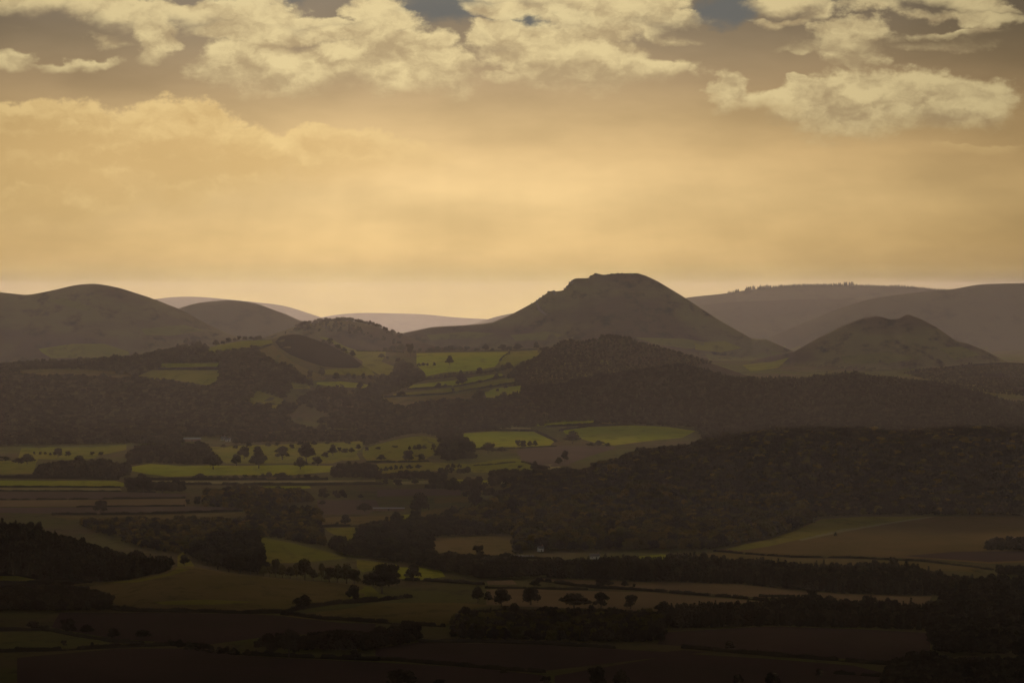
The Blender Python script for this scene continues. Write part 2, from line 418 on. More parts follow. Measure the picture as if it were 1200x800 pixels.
M['tin'] = mat('pale_sheet_roof', earth((.30, .29, .27), (.27, .26, .25), (.24, .235, .23), 20), 0.9, 0.0)
M['glass'] = mat('dark_window_glass', lambda t, b, o: (.03, .03, .035), 0.08, 0.5)
M['door'] = mat('painted_door', lambda t, b, o: (.09, .06, .045), 0.6, 0.3)

# ------------------------------------------------------------------ object helpers
def tag(o, label=None, cat=None, group=None, kind=None):
    for k, v in (('label', label), ('category', cat), ('group', group), ('kind', kind)):
        if v: o[k] = v
    return o
def new_obj(name, me, parent=None):
    o = bpy.data.objects.new(name, me); COL.objects.link(o)
    if parent: o.parent = parent
    return o
def mesh_np(name, verts, faces, m=None, smooth=False):
    me = bpy.data.meshes.new(name)
    verts = np.asarray(verts, np.float32); faces = np.asarray(faces, np.int32)
    nf, k = faces.shape
    me.vertices.add(len(verts)); me.vertices.foreach_set('co', verts.ravel())
    me.loops.add(nf * k); me.loops.foreach_set('vertex_index', faces.ravel())
    me.polygons.add(nf)
    me.polygons.foreach_set('loop_start', np.arange(0, nf * k, k, dtype=np.int32))
    me.polygons.foreach_set('loop_total', np.full(nf, k, np.int32))
    me.polygons.foreach_set('use_smooth', np.full(nf, smooth, bool))
    me.update(calc_edges=True)
    if m: me.materials.append(m)
    return me
def in_poly(px, py, poly):
    px = np.asarray(px); py = np.asarray(py)
    c = np.zeros(px.shape, bool); n = len(poly)
    for i in range(n):
        x1, y1 = poly[i]; x2, y2 = poly[(i + 1) % n]
        if y1 == y2: continue
        q = ((y1 > py) != (y2 > py)) & (px < (x2 - x1) * (py - y1) / (y2 - y1) + x1)
        c ^= q
    return c

# ------------------------------------------------------------------ the ground sheet, split where one hill gives way to the next
def build_terrain():
    X, Y = np.meshgrid(XS, YS); Z, top = ZS, TOP
    ny, nx = np.gradient(Z, YS, XS)
    N = np.stack([-nx, -ny, np.ones_like(nx)], -1); N /= np.linalg.norm(N, axis=-1, keepdims=True)
    nyy, nxx = X.shape
    idx = np.arange(nxx * nyy).reshape(nyy, nxx)
    quads = np.stack([idx[:-1, :-1], idx[:-1, 1:], idx[1:, 1:], idx[1:, :-1]], -1).reshape(-1, 4)
    fid = top[:-1, :-1].reshape(-1)
    P = np.stack([X, Y, Z], -1).reshape(-1, 3); NN = N.reshape(-1, 3)
    for k in range(-1, len(HILLS)):
        q = quads[fid == k]
        if len(q) == 0: continue
        used, inv = np.unique(q, return_inverse=True)
        m = M['ground']
        if k >= 0:
            D = HILLS[k][2]
            m = M['moor'] if D > 17000 else M['ground']
            if D > 20000: m = M['moor_far']
            if 'dark humped' in HILLS[k][1]: m = M['bracken']
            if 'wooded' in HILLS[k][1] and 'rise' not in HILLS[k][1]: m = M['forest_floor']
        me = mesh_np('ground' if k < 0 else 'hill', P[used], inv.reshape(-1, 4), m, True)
        me.normals_split_custom_set_from_vertices(NN[used])
        o = new_obj('ground' if k < 0 else 'hill', me)
        tag(o, 'wide valley floor of fields and hedges under the hills' if k < 0 else HILLS[k][1], None, None, 'structure')
build_terrain()

# ------------------------------------------------------------------ fields draped on the ground
def drape(name, poly, m, label, lift=0.5, dmin=6200, dmax=19000, step=(14, 34)):
    pts = []; poly = beyond(poly)
    n = len(poly)
    for i in range(n):
        x1, y1 = poly[i]; x2, y2 = poly[(i + 1) % n]
        L = max(1, int(math.hypot(x2 - x1, y2 - y1) / 7))
        for j in range(L):
            s = j / L
            pts.append(ground_at(x1 + (x2 - x1) * s, y1 + (y2 - y1) * s, dmin, dmax)[:2])
    pts = np.array(pts)
    gx = np.arange(pts[:, 0].min(), pts[:, 0].max(), step[0]); gy = np.arange(pts[:, 1].min(), pts[:, 1].max(), step[1])
    GX, GY = np.meshgrid(gx, gy); GX = GX.ravel(); GY = GY.ravel()
    ins = in_poly(GX, GY, [tuple(p) for p in pts])
    allp = [Vector(p) for p in pts] + [Vector((a, b)) for a, b in zip(GX[ins], GY[ins])]
    edges = [(i, (i + 1) % len(pts)) for i in range(len(pts))]
    vs, es, fs, *_ = delaunay_2d_cdt(allp, edges, [list(range(len(pts)))], 1, 0.01)
    if not fs: return None
    a = np.array([(v.x, v.y) for v in vs])
    z = terrain(a[:, 0], a[:, 1]) + lift
    me = mesh_np(name, np.column_stack([a, z]), np.array([f if len(f) == 3 else f[:3] for f in fs]), m, True)
    o = new_obj(name, me)
    e = 9.0
    nx = -(terrain(a[:, 0] + e, a[:, 1]) - terrain(a[:, 0] - e, a[:, 1])) / (2 * e)
    ny = -(terrain(a[:, 0], a[:, 1] + e) - terrain(a[:, 0], a[:, 1] - e)) / (2 * e)
    N = np.column_stack([nx, ny, np.ones_like(nx)]); N /= np.linalg.norm(N, axis=1, keepdims=True)
    me.normals_split_custom_set_from_vertices(N)
    return tag(o, label, None, None, 'structure')
FIELDS = [
 ('bright', 'thin sunlit pasture strip above the larger ochre field on the left rise', [(186,426),(258,425.5),(258,429.5),(186,431)]),
 ('pasture', 'ochre green field in the notch of the dark left wood', [(160,441),(178,434),(258,434.5),(259,440),(248,452),(225,449),(205,446),(165,444)]),
 ('dull', 'narrow pale field at the tip of the left wood', [(118,441),(155,438),(152,442),(125,443.5)]),
 ('pasture', 'olive field under the tree lined crest left of the dark knoll', [(240,409),(256,404),(282,400),(318,399),(320,402),(300,407),(265,411),(245,413)]),
 ('dull', 'olive slope curving under the dark knoll', [(303,411),(320,404),(330,413),(338,421),(350,428),(370,437),(382,443),(380,446),(366,446),(340,430),(320,421),(305,414)]),
 ('pasture', 'small broken olive clearing in the left wood', [(290,470),(302,458),(332,468),(330,474),(325,481),(318,478),(305,471),(295,474)]),
 ('bright', 'bright narrow strip of pasture below the dark knoll', [(372,448),(400,447),(420,449),(432,451),(428,455),(400,454),(380,452),(370,450)]),
 ('pasture', 'thin pasture strip at the left end of the bright narrow strip', [(338,449),(362,452),(364,455.5),(345,456)]),
 ('pasture', 'green slope on the right flank of the dark knoll', [(378,433),(424,431.5),(425,424),(412,415),(395,405.5),(380,398),(372,395),(384,396),(405,406),(420,411.5),(452,412.5),(452,416),(447,424),(463,430),(462,434),(455,440),(425,440),(380,439)]),
 ('bright', 'large bright green field with a lone dark tree below the craggy summit', [(488,414),(540,413),(600,412.5),(585,424),(580,430),(560,434),(520,437),(500,441),(497,436),(488,428)]),
 ('pasture', 'green field right of the diagonal hedge under the craggy summit', [(601,412.5),(637,410),(632,415),(625,420),(610,424),(600,430),(590,432),(585,425)]),
 ('bright', 'uppermost of the three sunlit strips sloping below the large bright field', [(478,455),(483,451),(530,446),(560,441),(588,438),(590,441),(570,446),(545,451),(500,455)]),
 ('pasture', 'middle of the three sunlit strips sloping below the large bright field', [(460,462),(500,457.5),(545,453),(590,444),(604,444),(603,448),(575,452),(530,459),(490,462),(462,464)]),
 ('dull', 'lowest olive strip sloping below the large bright field', [(450,467),(500,464.5),(555,460.5),(552,466),(505,470),(475,475),(455,473)]),
 ('bright', 'bright patch of pasture right of the round dark tree below the three strips', [(568,460),(580,455),(612,452),(612,460),(590,464),(570,468)]),
 ('bright', 'left of the two bright twin fields in mid valley', [(540,508),(580,505.5),(625,506),(650,517),(645,522),(605,524),(565,524),(555,526),(553,519),(545,514)]),
 ('bright', 'right and longer of the two bright twin fields reaching the wooded hill', [(660,504.5),(690,500.5),(740,498.5),(780,500),(815,505),(800,513),(760,517),(720,522),(700,520),(680,514),(662,508)]),
 ('bright', 'thin bright strip above the twin fields', [(628,498),(660,494.5),(702,493),(700,495),(650,499),(630,499.3)]),
 ('straw', 'hair thin pale strip above the left twin field', [(585,500.5),(622,501.5),(622,503),(585,502.5)]),
 ('pink', 'pinkish ploughed field below the twin fields', [(605,528),(625,524.5),(655,522.5),(718,523),(722,525),(690,535),(665,545),(645,548),(610,540)]),
 ('pasture', 'domed olive pasture left of the twin fields', [(425,527),(440,521.5),(470,514),(495,510.5),(515,515),(516,522),(510,532),(495,540),(480,540),(430,540),(425,534)]),
 ('pasture', 'pale green parkland field left of the domed pasture', [(395,519),(423,517),(424,525),(418,532),(422,539),(402,540),(398,530)]),
 ('pasture', 'long narrow pasture with bushes below the domed pasture', [(441,543.5),(500,541.5),(548,544),(545,550),(500,552.5),(445,556)]),
 ('pasture', 'olive field with a curved hedge right of the narrow pasture', [(548,544.5),(580,539),(605,537),(622,543),(621,551),(600,552),(575,553.5),(555,554),(548,550)]),
 ('straw', 'small pale field at the foot of the wooded hill', [(632,544),(650,544),(658,548),(655,553),(632,552)]),
 ('bright', 'small bright wedge of grass between dark trees in mid valley', [(563,563),(575,563),(570,569),(563,566.5)]),
 ('bright', 'small bright patch of grass left of the bright wedge', [(527,562),(545,562),(538,567),(527,567)]),
 ('straw', 'thin pale strip of grass between dark tree bands in mid valley', [(460,565),(503,563),(502,567),(462,568)]),
 ('straw', 'thin pale strip behind the dark trees at the foot of the wooded hill', [(584,564),(610,563.5),(608,567),(586,567)]),
 ('bright', 'long bright pasture strip left of the valley trees', [(150,551),(155,547),(175,543.5),(210,546),(245,545.5),(290,546),(335,545),(390,546),(388,553),(340,557),(290,557),(245,557),(200,559),(175,556)]),
 ('pasture', 'parkland pasture dotted with large round trees', [(245,524),(300,521.5),(430,518),(420,530),(400,540),(390,543),(372,543),(300,543),(265,543),(250,533)]),
 ('pasture', 'olive pasture broken by clumps at the left edge', [(25,525.5),(60,524),(105,524),(148,521),(148,527),(120,533),(110,537),(80,539),(45,538),(42,543),(40,555),(5,556),(-6,555),(-6,541),(20,540)]),
 ('bright', 'bright flat strip of pasture at the left edge above the striped fields', [(-6,563),(135,563.5),(145,566),(145,570),(80,569.5),(-6,569)]),
 ('straw', 'narrow straw strip under the bright strip at the left edge', [(-6,571.8),(140,572),(143,575),(-6,574)]),
 ('pink', 'uppermost of the striped ploughlands at the left edge', [(-6,576.5),(145,577),(180,577.5),(218,580),(218,583),(120,584.5),(-6,585)]),
 ('tan', 'middle of the striped ploughlands at the left edge', [(-6,587),(120,585.5),(218,584.5),(218,592.5),(100,593.5),(-6,594)]),
 ('pink', 'lowest of the striped ploughlands with the lone round tree', [(-6,595.5),(100,594.5),(218,593.5),(280,595),(280,598),(180,601.3),(60,602),(-6,599)]),
 ('dull', 'dull green strip below the striped ploughlands', [(60,605),(180,604),(290,600.5),(290,606),(200,609),(80,609)]),
 ('straw', 'long thin pale strip crossing the valley below the tree row', [(175,563.5),(240,564),(440,562.8),(440,564.5),(240,567),(178,566)]),
 ('bright', 'short bright strip below the long thin pale strip', [(290,570.5),(362,569.5),(365,572),(345,573.5),(292,574)]),
 ('dull', 'tan green field with a single round tree right of the valley wood', [(375,607),(400,605.5),(457,604.5),(457,611),(420,614.5),(375,616)]),
 ('pasture', 'green field tucked behind the foreground trees', [(380,619),(415,618),(420,622),(416,634),(405,634),(385,623)]),
 ('pink', 'dim pinkish field above the tan green field', [(372,586),(440,586),(445,595),(430,603),(372,603)]),
 ('dull', 'golden sliver of field beside the pale roofed shed', [(490,601),(535,592),(537,595),(515,604),(505,607),(490,606)]),
 ('bright', 'small bright glade by the tall dark tree', [(553,592),(567,590.5),(566,597),(556,597.5)]),
 ('bright', 'bright scrap of grass below the pale roofed shed', [(472,603),(483,603),(480,609.5),(472,610)]),
 ('dull', 'rectangular dim field backed by the wood near the white caravans', [(505,632),(515,629.5),(600,628),(608,633),(602,648),(585,651),(560,651),(520,650),(506,649)]),
 ('pasture', 'golden brown dome of pasture behind the foreground tree row', [(300,631),(310,630),(345,637),(380,646),(408,654),(370,658),(340,660),(305,660)]),
 ('dull', 'large pale domed field across the left foreground', [(205,664),(225,664),(260,670),(310,676),(360,681),(430,685),(430,697),(400,707),(360,712),(320,716.5),(240,716),(170,715),(140,713),(132,705),(120,695),(85,690),(50,689),(100,683.5),(150,680),(190,672)]),
 ('pasture', 'grassy gap between the dark knoll wood and the foreground trees', [(208,652),(214,647),(220,652),(228,664),(208,665)]),
 ('pasture', 'dark green wedge at the left edge under the knoll wood', [(-6,675),(20,675),(40,679),(62,681),(40,684),(-6,686)]),
 ('pasture', 'green scrap of pasture left of the large dark foreground tree', [(418,656),(455,660),(440,668),(425,671),(418,665)]),
 ('pasture', 'green pasture right of the small dark hedge tree in the foreground', [(418,686),(435,687),(445,696),(460,698),(430,703),(405,706)]),
 ('bright', 'bright green pasture right of the large dark foreground tree', [(463,661),(470,665),(490,665),(517,669),(522,676),(490,680),(468,678)]),
 ('tan', 'narrow green tan strip under the dark belt in the centre foreground', [(570,681),(600,679),(606,685),(572,685.5)]),
 ('tan', 'upper of the two long tan stubble strips in the right foreground', [(628,677.5),(700,680.5),(760,682.5),(860,684.5),(985,696),(1092,699),(1085,712),(1050,710.5),(960,703.5),(880,699.5),(830,695.5),(780,691.5),(740,688.5),(650,682.5)]),
 ('tan', 'lower of the two long tan stubble strips in the right foreground', [(570,691),(620,690),(660,692),(760,694),(830,700),(905,706),(830,709),(790,714),(765,717),(720,714),(640,712),(570,709)]),
 ('ochre', 'wide ochre field in front of the wooded hill on the right', [(838,645),(870,638),(900,632),(930,622),(960,608),(1010,605),(1100,605),(1206,607),(1206,655),(1160,661),(1100,656),(1000,651.5),(930,651.5),(870,647)]),
 ('dull', 'narrow strip below the hedge of the wide ochre field', [(800,652),(840,647.5),(930,654),(1000,655.5),(1080,659),(1150,666),(1140,670),(1060,668),(960,664),(880,659),(800,656)]),
 ('bright', 'bright patch of grass behind the conifer belt', [(738,653),(775,649.5),(788,651),(780,659),(745,658)]),
 ('dull', 'dark green field in the centre foreground above the dark copse', [(335,722),(400,714),(440,706.5),(530,706.5),(575,709),(545,716),(522,733),(500,733),(480,728),(440,729),(400,728),(350,724.5)]),
 ('plough', 'dark ploughed field below the large pale domed field', [(70,718),(170,718),(240,719),(320,721),(400,730),(440,731),(440,742),(330,744),(240,756),(170,751),(130,748),(90,741),(60,735)]),
 ('moor_green', 'dark green wedge at the left edge between two foreground hedges', [(-6,742),(60,740),(110,748),(135,756),(60,761),(-6,764)]),
 ('plough', 'dark ploughed field along the bottom edge on the left', [(20,771),(140,760),(235,760),(270,767),(330,771),(440,776),(560,783),(640,792),(640,806),(20,806)]),
 ('plough', 'dark ploughed field behind the bottom hedge in the centre', [(490,753),(640,756),(780,764),(800,762),(830,764),(640,786),(520,777),(440,771),(440,760)]),
 ('plough', 'dark reddish ploughed field below the second tree belt on the right', [(780,741),(900,734),(1000,737),(1090,742),(1090,763),(1060,777),(960,770),(850,761),(770,755)]),
 ('plough', 'dark field at the bottom edge on the right', [(650,792),(800,766),(900,772),(1000,780),(1040,790),(1040,806),(650,806)]),
 ('dull', 'dim strip of pasture between the crest trees and the left wood', [(15,435),(60,433),(105,434),(150,437),(112,440.5),(40,440)]),
 ('pink', 'dim pinkish strip between tree bands above the pale roofed shed', [(442,574),(500,573),(540,575),(540,580.5),(442,582)]),
 ('dull', 'short dim strip right of the big dark tree by the shed', [(508,583.5),(552,582),(548,589),(510,590)]),
]
OVER = [
 ('pasture', 'greener left part of the wide ochre field', [(850,644),(872,638.5),(902,632.5),(932,622.5),(962,609),(1010,606),(1085,606),(1040,613),(985,622),(940,632),(900,641),(865,646)]),
 ('straw', 'pale diagonal track across the wide ochre field', [(985,621),(1040,612.5),(1085,606.3),(1096,606.3),(1045,614),(990,623.5),(940,634),(935,633)]),
 ('plough', 'browner lower corner of the wide ochre field', [(1060,652),(1120,647),(1204,645),(1204,653),(1160,659),(1100,655)]),
 ('pasture', 'greener top edge of the large pale domed field', [(120,684),(160,680),(195,673),(207,666),(228,666),(200,675),(160,683)]),
 ('pasture', 'greener strip inside the large pale domed field', [(180,706),(240,703),(300,706),(250,709),(190,709)]),
]
for m_, lab_, poly_ in FIELDS:
    drape('field', poly_, M[m_], lab_)
for m_, lab_, poly_ in OVER:
    drape('field', poly_, M[m_], lab_, 0.9)
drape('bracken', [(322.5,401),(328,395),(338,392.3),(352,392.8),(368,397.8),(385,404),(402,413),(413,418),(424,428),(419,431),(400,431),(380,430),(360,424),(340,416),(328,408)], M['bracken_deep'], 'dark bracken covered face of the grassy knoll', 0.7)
# far fields and paths on the hills
drape('field', [(45,409),(85,403),(122,403),(150,412),(152,416),(120,420),(60,420),(50,414)], M['pasture'], 'pale field on the foot of the big smooth hill at the left edge', 0.7, 16200, 19500)
drape('field', [(870,428),(905,424),(925,419),(912,431),(880,436)], M['pasture'], 'pale field in the saddle left of the twin peaked hill', 0.7, 16200, 19500)
drape('field', [(812,402),(850,400),(870,408),(845,413),(815,410)], M['pasture'], 'pale pasture on the right foot of the craggy summit', 0.7, 16800, 19500)
for p_, l_ in (([(598,393),(640,389),(662,393),(640,399),(604,400)], 'dim pasture at the left foot of the craggy summit'),
               ([(745,396),(800,397),(832,402),(810,409),(770,404)], 'dim pasture band low on the right flank of the craggy summit'),
               ([(826,415),(870,419),(902,411),(918,414),(880,423),(832,423)], 'long dim pasture under the right tail of the craggy summit'),
               ([(500,393),(545,389),(580,391),(560,397),(505,399)], 'dim pasture on the long left flank of the craggy summit'),
               ([(55,353),(75,350),(108,360),(104,366),(80,360)], 'lighter grassy streak on the upper slope of the big smooth hill'),
               ([(165,386),(215,381),(240,388),(200,394),(170,393)], 'dim pasture on the right foot of the big smooth hill'),
               ([(985,418),(1040,412),(1080,420),(1040,426),(990,426)], 'dim pasture on the lower face of the twin peaked hill'),
               ([(1100,408),(1128,406),(1148,416),(1120,422)], 'lighter grass on the right shoulder of the twin peaked hill')):
    drape('field', p_, M['moor_green'], l_, 0.7, 16800, 19500)
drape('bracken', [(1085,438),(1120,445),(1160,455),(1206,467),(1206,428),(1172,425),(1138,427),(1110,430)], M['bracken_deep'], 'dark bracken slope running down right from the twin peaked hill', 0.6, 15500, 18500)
drape('path', [(627,355),(629,354.5),(634,363),(641,369),(639,370),(631,364)], M['track'], 'pale worn path climbing the left shoulder of the craggy summit', 0.8, 17000, 19500)
# ------------------------------------------------------------------ tree shapes (10 m tall, about 10 m wide)
def cards(c, n, size):
    """leaf sprays: small tilted quads at points c with outward directions n"""
    k = len(c)
    d = n + rng.normal(0, .55, (k, 3)); d /= np.linalg.norm(d, axis=1, keepdims=True)
    a = np.cross(d, rng.normal(0, 1, (k, 3))); a /= np.linalg.norm(a, axis=1, keepdims=True)
    b = np.cross(d, a)
    s = (size * rng.uniform(.6, 1.3, (k, 1))); s2 = s * rng.uniform(.5, .95, (k, 1))
    v = np.stack([c - a * s, c - b * s2 * .8, c + a * s, c + b * s2], 1).reshape(-1, 3)
    return v, np.arange(k * 4).reshape(k, 4)
_t = (1 + 5 ** .5) / 2
ICO_V = np.array([(-1, _t, 0), (1, _t, 0), (-1, -_t, 0), (1, -_t, 0), (0, -1, _t), (0, 1, _t), (0, -1, -_t), (0, 1, -_t), (_t, 0, -1), (_t, 0, 1), (-_t, 0, -1), (-_t, 0, 1)]) / math.hypot(1, _t)
ICO_F = [(0,11,5),(0,5,1),(0,1,7),(0,7,10),(0,10,11),(1,5,9),(5,11,4),(11,10,2),(10,7,6),(7,1,8),(3,9,4),(3,4,2),(3,2,6),(3,6,8),(3,8,9),(4,9,5),(2,4,11),(6,2,10),(8,6,7),(9,8,1)]
def crown_mesh(name, seed, mt, shape):
    global rng
    keep = rng; rng = np.random.default_rng(seed)
    lobes = []
    if shape == 'round':
        lobes.append((np.array([0, 0, 5.4]), np.array([3.4, 3.4, 3.4])))
        for i in range(11):
            a = i * 2.4 + rng.uniform(-.4, .4); r = rng.uniform(2.0, 3.3); z = rng.uniform(2.3, 7.6)
            lobes.append((np.array([r * math.cos(a), r * math.sin(a), z]), rng.uniform(1.2, 2.1, 3) * (1, 1, .85)))
    elif shape == 'broad':
        for i in range(12):
            a = i * 2.4 + rng.uniform(-.4, .4); r = rng.uniform(1.2, 3.7); z = 5.6 - r * .75 + rng.uniform(-.6, 1.6)
            lobes.append((np.array([r * math.cos(a), r * math.sin(a), max(z, 2.0)]), rng.uniform(1.3, 2.1, 3) * (1, 1, .85)))
        lobes.append((np.array([0, 0, 6.0]), np.array([2.7, 2.7, 3.1])))
        lobes.append((np.array([.6, -.5, 3.4]), np.array([2.6, 2.6, 1.9])))
    elif shape == 'ragged':
        for i in range(10):
            a = i * 2.4 + rng.uniform(-.6, .6); r = rng.uniform(.6, 3.2); z = rng.uniform(2.2, 8.4)
            lobes.append((np.array([r * math.cos(a), r * math.sin(a), z]), rng.uniform(1.0, 1.8, 3)))
        lobes.append((np.array([0, 0, 4.4]), np.array([2.0, 2.0, 2.6])))
    elif shape == 'tall':
        for i in range(12):
            a = i * 2.4; z = 1.6 + i * .66; r = 1.5 * (1 - abs(z - 4.0) / 7)
            lobes.append((np.array([r * math.cos(a), r * math.sin(a), z]), rng.uniform(1.2, 2.0, 3) * (1.1, 1.1, .9)))
    elif shape == 'bush':
        for i in range(10):
            a = i * 2.4; r = rng.uniform(.8, 3.4); z = rng.uniform(1.6, 7.4) - r * .7
            lobes.append((np.array([r * math.cos(a), r * math.sin(a), max(1.3, z)]), rng.uniform(1.6, 2.5, 3)))
    vs, fs, n0 = [], [], 0
    for c, r in lobes:
        k = int(26 * (r.mean()) ** 2) + 20
        d = rng.normal(0, 1, (k, 3)); d[:, 2] = np.where(d[:, 2] < -.6, -d[:, 2], d[:, 2]); d /= np.linalg.norm(d, axis=1, keepdims=True)
        p = c + d * r * rng.uniform(.74, 1.1, (k, 1))
        v, f = cards(p, d, .46)
        vs.append(v); fs.append(f + n0); n0 += len(v)
        v = c + ICO_V * r * .74 * rng.uniform(.85, 1.1, (12, 1))          # solid core added inside the lobe to stop light leaking through
        vs.append(v); fs.append(np.array([(a, b, cc, cc) for a, b, cc in ICO_F]) + n0); n0 += 12
    rng = keep
    return poly_mesh(name, np.concatenate(vs), np.concatenate(fs), mt)
def poly_mesh(name, v, f, mt):
    """quads, some of them with a doubled last corner meaning a triangle"""
    tri = f[:, 2] == f[:, 3]
    me = bpy.data.meshes.new(name)
    fq, ft = f[~tri], f[tri][:, :3]
    me.vertices.add(len(v)); me.vertices.foreach_set('co', v.astype(np.float32).ravel())
    li = np.concatenate([fq.ravel(), ft.ravel()]).astype(np.int32)
    tot = np.concatenate([np.full(len(fq), 4), np.full(len(ft), 3)]).astype(np.int32)
    me.loops.add(len(li)); me.loops.foreach_set('vertex_index', li)
    me.polygons.add(len(tot)); me.polygons.foreach_set('loop_total', tot)
    me.polygons.foreach_set('loop_start', np.concatenate([[0], np.cumsum(tot)[:-1]]).astype(np.int32))
    me.update(calc_edges=True); me.materials.append(mt)
    return me
def conifer_mesh(name, seed, mt):
    global rng
    keep = rng; rng = np.random.default_rng(seed)
    vs, fs, n0 = [], [], 0
    for i in range(11):
        z = 1.0 + i * .84; R_ = 2.5 * (1 - (i / 11.3)) ** .85 + .15
        k = int(10 + 30 * R_ / 2.5)
        a = rng.uniform(0, 2 * np.pi, k); r = R_ * rng.uniform(.3, 1.1, k)
        p = np.column_stack([r * np.cos(a), r * np.sin(a), z - r * .32 + rng.normal(0, .18, k)])
        n = np.column_stack([np.cos(a) * .6, np.sin(a) * .6, np.full(k, .6)])
        v, f = cards(p, n, .42)
        vs.append(v); fs.append(f + n0); n0 += len(v)
    m = 8
    ring = np.column_stack([np.cos(np.arange(m) * 2 * np.pi / m), np.sin(np.arange(m) * 2 * np.pi / m)])
    v = np.concatenate([np.column_stack([ring * 1.55, np.full(m, .9)]), [[0, 0, 9.7]]])
    vs.append(v); fs.append(np.array([(i, (i + 1) % m, m, m) for i in range(m)]) + n0)
    rng = keep
    return poly_mesh(name, np.concatenate(vs), np.concatenate(fs), mt)
def trunk_mesh(name, top, r0, limbs, seed):
    """tapered trunk with limbs reaching into the crown"""
    rr = random.Random(seed); v, f = [], []
    def tube(a, b, ra, rb):
        d = (b - a).normalized(); u = d.orthogonal().normalized(); w = d.cross(u); n = len(v)
        for p, r in ((a, ra), (b, rb)):
            for i in range(6):
                t = i * math.pi / 3; v.append(tuple(p + u * (r * math.cos(t)) + w * (r * math.sin(t))))
        for i in range(6): f.append((n + i, n + (i + 1) % 6, n + 6 + (i + 1) % 6, n + 6 + i))
    b0 = Vector((0, 0, -.6)); b1 = Vector((rr.uniform(-.2, .2), rr.uniform(-.2, .2), top * .5)); b2 = Vector((rr.uniform(-.4, .4), rr.uniform(-.4, .4), top))
    tube(b0, b1, r0, r0 * .72); tube(b1, b2, r0 * .72, r0 * .35)
    for i in range(limbs):
        a = i * 2 * math.pi / max(limbs, 1) + rr.uniform(-.4, .4); s = b1.lerp(b2, rr.uniform(0, .7))
        tube(s, s + Vector((math.cos(a) * 2.2, math.sin(a) * 2.2, rr.uniform(1.2, 2.4))), r0 * .4, r0 * .14)
    return mesh_np(name, v, f, M['bark'])
SHAPES = ['round', 'broad', 'ragged', 'round', 'broad', 'tall', 'bush']
CROWN = {}
for ck in ('dark', 'deep', 'olive', 'russet'):
    CROWN[ck] = [crown_mesh('crown', 10 + i, M['leaf_' + ck], s) for i, s in enumerate(SHAPES)]
CONIFER = [conifer_mesh('crown', 40 + i, M['needle']) for i in range(3)]
TRUNK = [trunk_mesh('trunk', 4.8, .42, 5, 1), trunk_mesh('trunk', 5.2, .36, 4, 2), trunk_mesh('trunk', 9.0, .24, 0, 3)]

# ------------------------------------------------------------------ single trees, each a thing of trunk and crown
TREE_N = [0]
def plant_tree(px, py, w, h, label, group=None, colour='dark', shape=None, name='broadleaf_tree', cat='tree', dmin=6200, dmax=19000, tr=True):
    x, d, z = ground_at(px, py, dmin, dmax)
    s = d / F
    W, H = w * s / 9.4, h * s / 9.3
    i = TREE_N[0]; TREE_N[0] += 1
    root = bpy.data.objects.new(name, None); COL.objects.link(root)
    root.location = (x, d, z); root.rotation_euler = (0, 0, (i * 2.399) % 6.283)
    root.empty_display_size = 1
    tag(root, label, cat, group)
    if name == 'conifer_tree':
        cm, tm = CONIFER[i % 3], TRUNK[2]
    else:
        k = shape if shape is not None else (0, 1, 2, 3, 4, 1, 0)[i % 7]
        cm, tm = CROWN[colour][k], TRUNK[i % 2]
    c = new_obj('crown', cm, root); c.scale = (W, W, H)
    if tr:
        t = new_obj('trunk', tm, root); t.scale = (min(W, H * 1.3), min(W, H * 1.3), H)
    return root
ORD = ['first', 'second', 'third', 'fourth', 'fifth', 'sixth', 'seventh', 'eighth', 'ninth', 'tenth', 'eleventh', 'twelfth', 'thirteenth', 'fourteenth', 'fifteenth', 'sixteenth', 'seventeenth', 'eighteenth', 'nineteenth', 'twentieth']
def row(what, where, lst, colour='dark', shape=None, name='broadleaf_tree', cat='tree', dmin=6200, dmax=19000, tr=True):
    lst = sorted(lst)
    for i, (x, y, w, h) in enumerate(lst):
        lab = f'{ORD[i]} {what} from the left {where}' if len(lst) > 1 else f'{what} {where}'
        plant_tree(x, y, w, h, lab, (f'{what}s {where}' if len(lst) > 1 else None), colour, shape, name, cat, dmin, dmax, tr)

row('tree', 'along the crest of the left rise', [(204,412,10,7),(215,409,16,9),(227,409,6,6),(233,407,6,6),(240,406,7,7),(253,403.5,9,8),(261,402,6,5),(268,400.5,8,7),(275,400,6,5),(280,398.5,6,6),(287,398,6,5),(294,397.5,6,5),(300,397,4,4),(305,396.5,5,5)], dmin=14900, dmax=15900)
row('tiny bush', 'standing alone on top of the dark knoll', [(334.5,391.5,2.6,4)], shape=2, name='bush', cat='bush', dmin=15200, dmax=15700)
row('tree', 'on the right shoulder of the dark knoll', [(387,400,9,9),(396,401.5,8,6),(403,402.5,8,6),(413,406.5,8,9),(379,398,5,4)], dmin=14500, dmax=16300)
row('tree', 'on the skyline above the large bright field', [(452,411.5,8,5),(460,411.5,9,7),(470,412,12,10),(481,417,15,14),(492,412.5,5,5),(505,412,10,5),(513,412,10,7),(523,412,10,6),(530,412,12,8),(539,412,11,7),(547,412,9,6),(559,411.5,8,4),(569,411.5,9,9),(577,411.5,6,4),(589,411,12,8),(597,411,8,6),(607,410.5,13,8)], dmin=15500, dmax=17200)
row('lone tree', 'on the crest just left of the dark humped ridge', [(628.5,408.5,8,10)], shape=1, dmin=15500, dmax=17200)
row('lone round tree', 'in the middle of the large bright field', [(527,428,10,12)], shape=1)
row('bush', 'left of the lone tree in the large bright field', [(491,429,5,4),(496,428.5,6,4),(501,428.5,4,3.5),(509,428.5,4,4.5)], shape=6, name='bush', cat='bush', tr=False)
row('tree', 'at the left end of the large bright field', [(447,420,9,6),(454,421.5,5,4),(466,425,7,6),(472,428,8,8)])
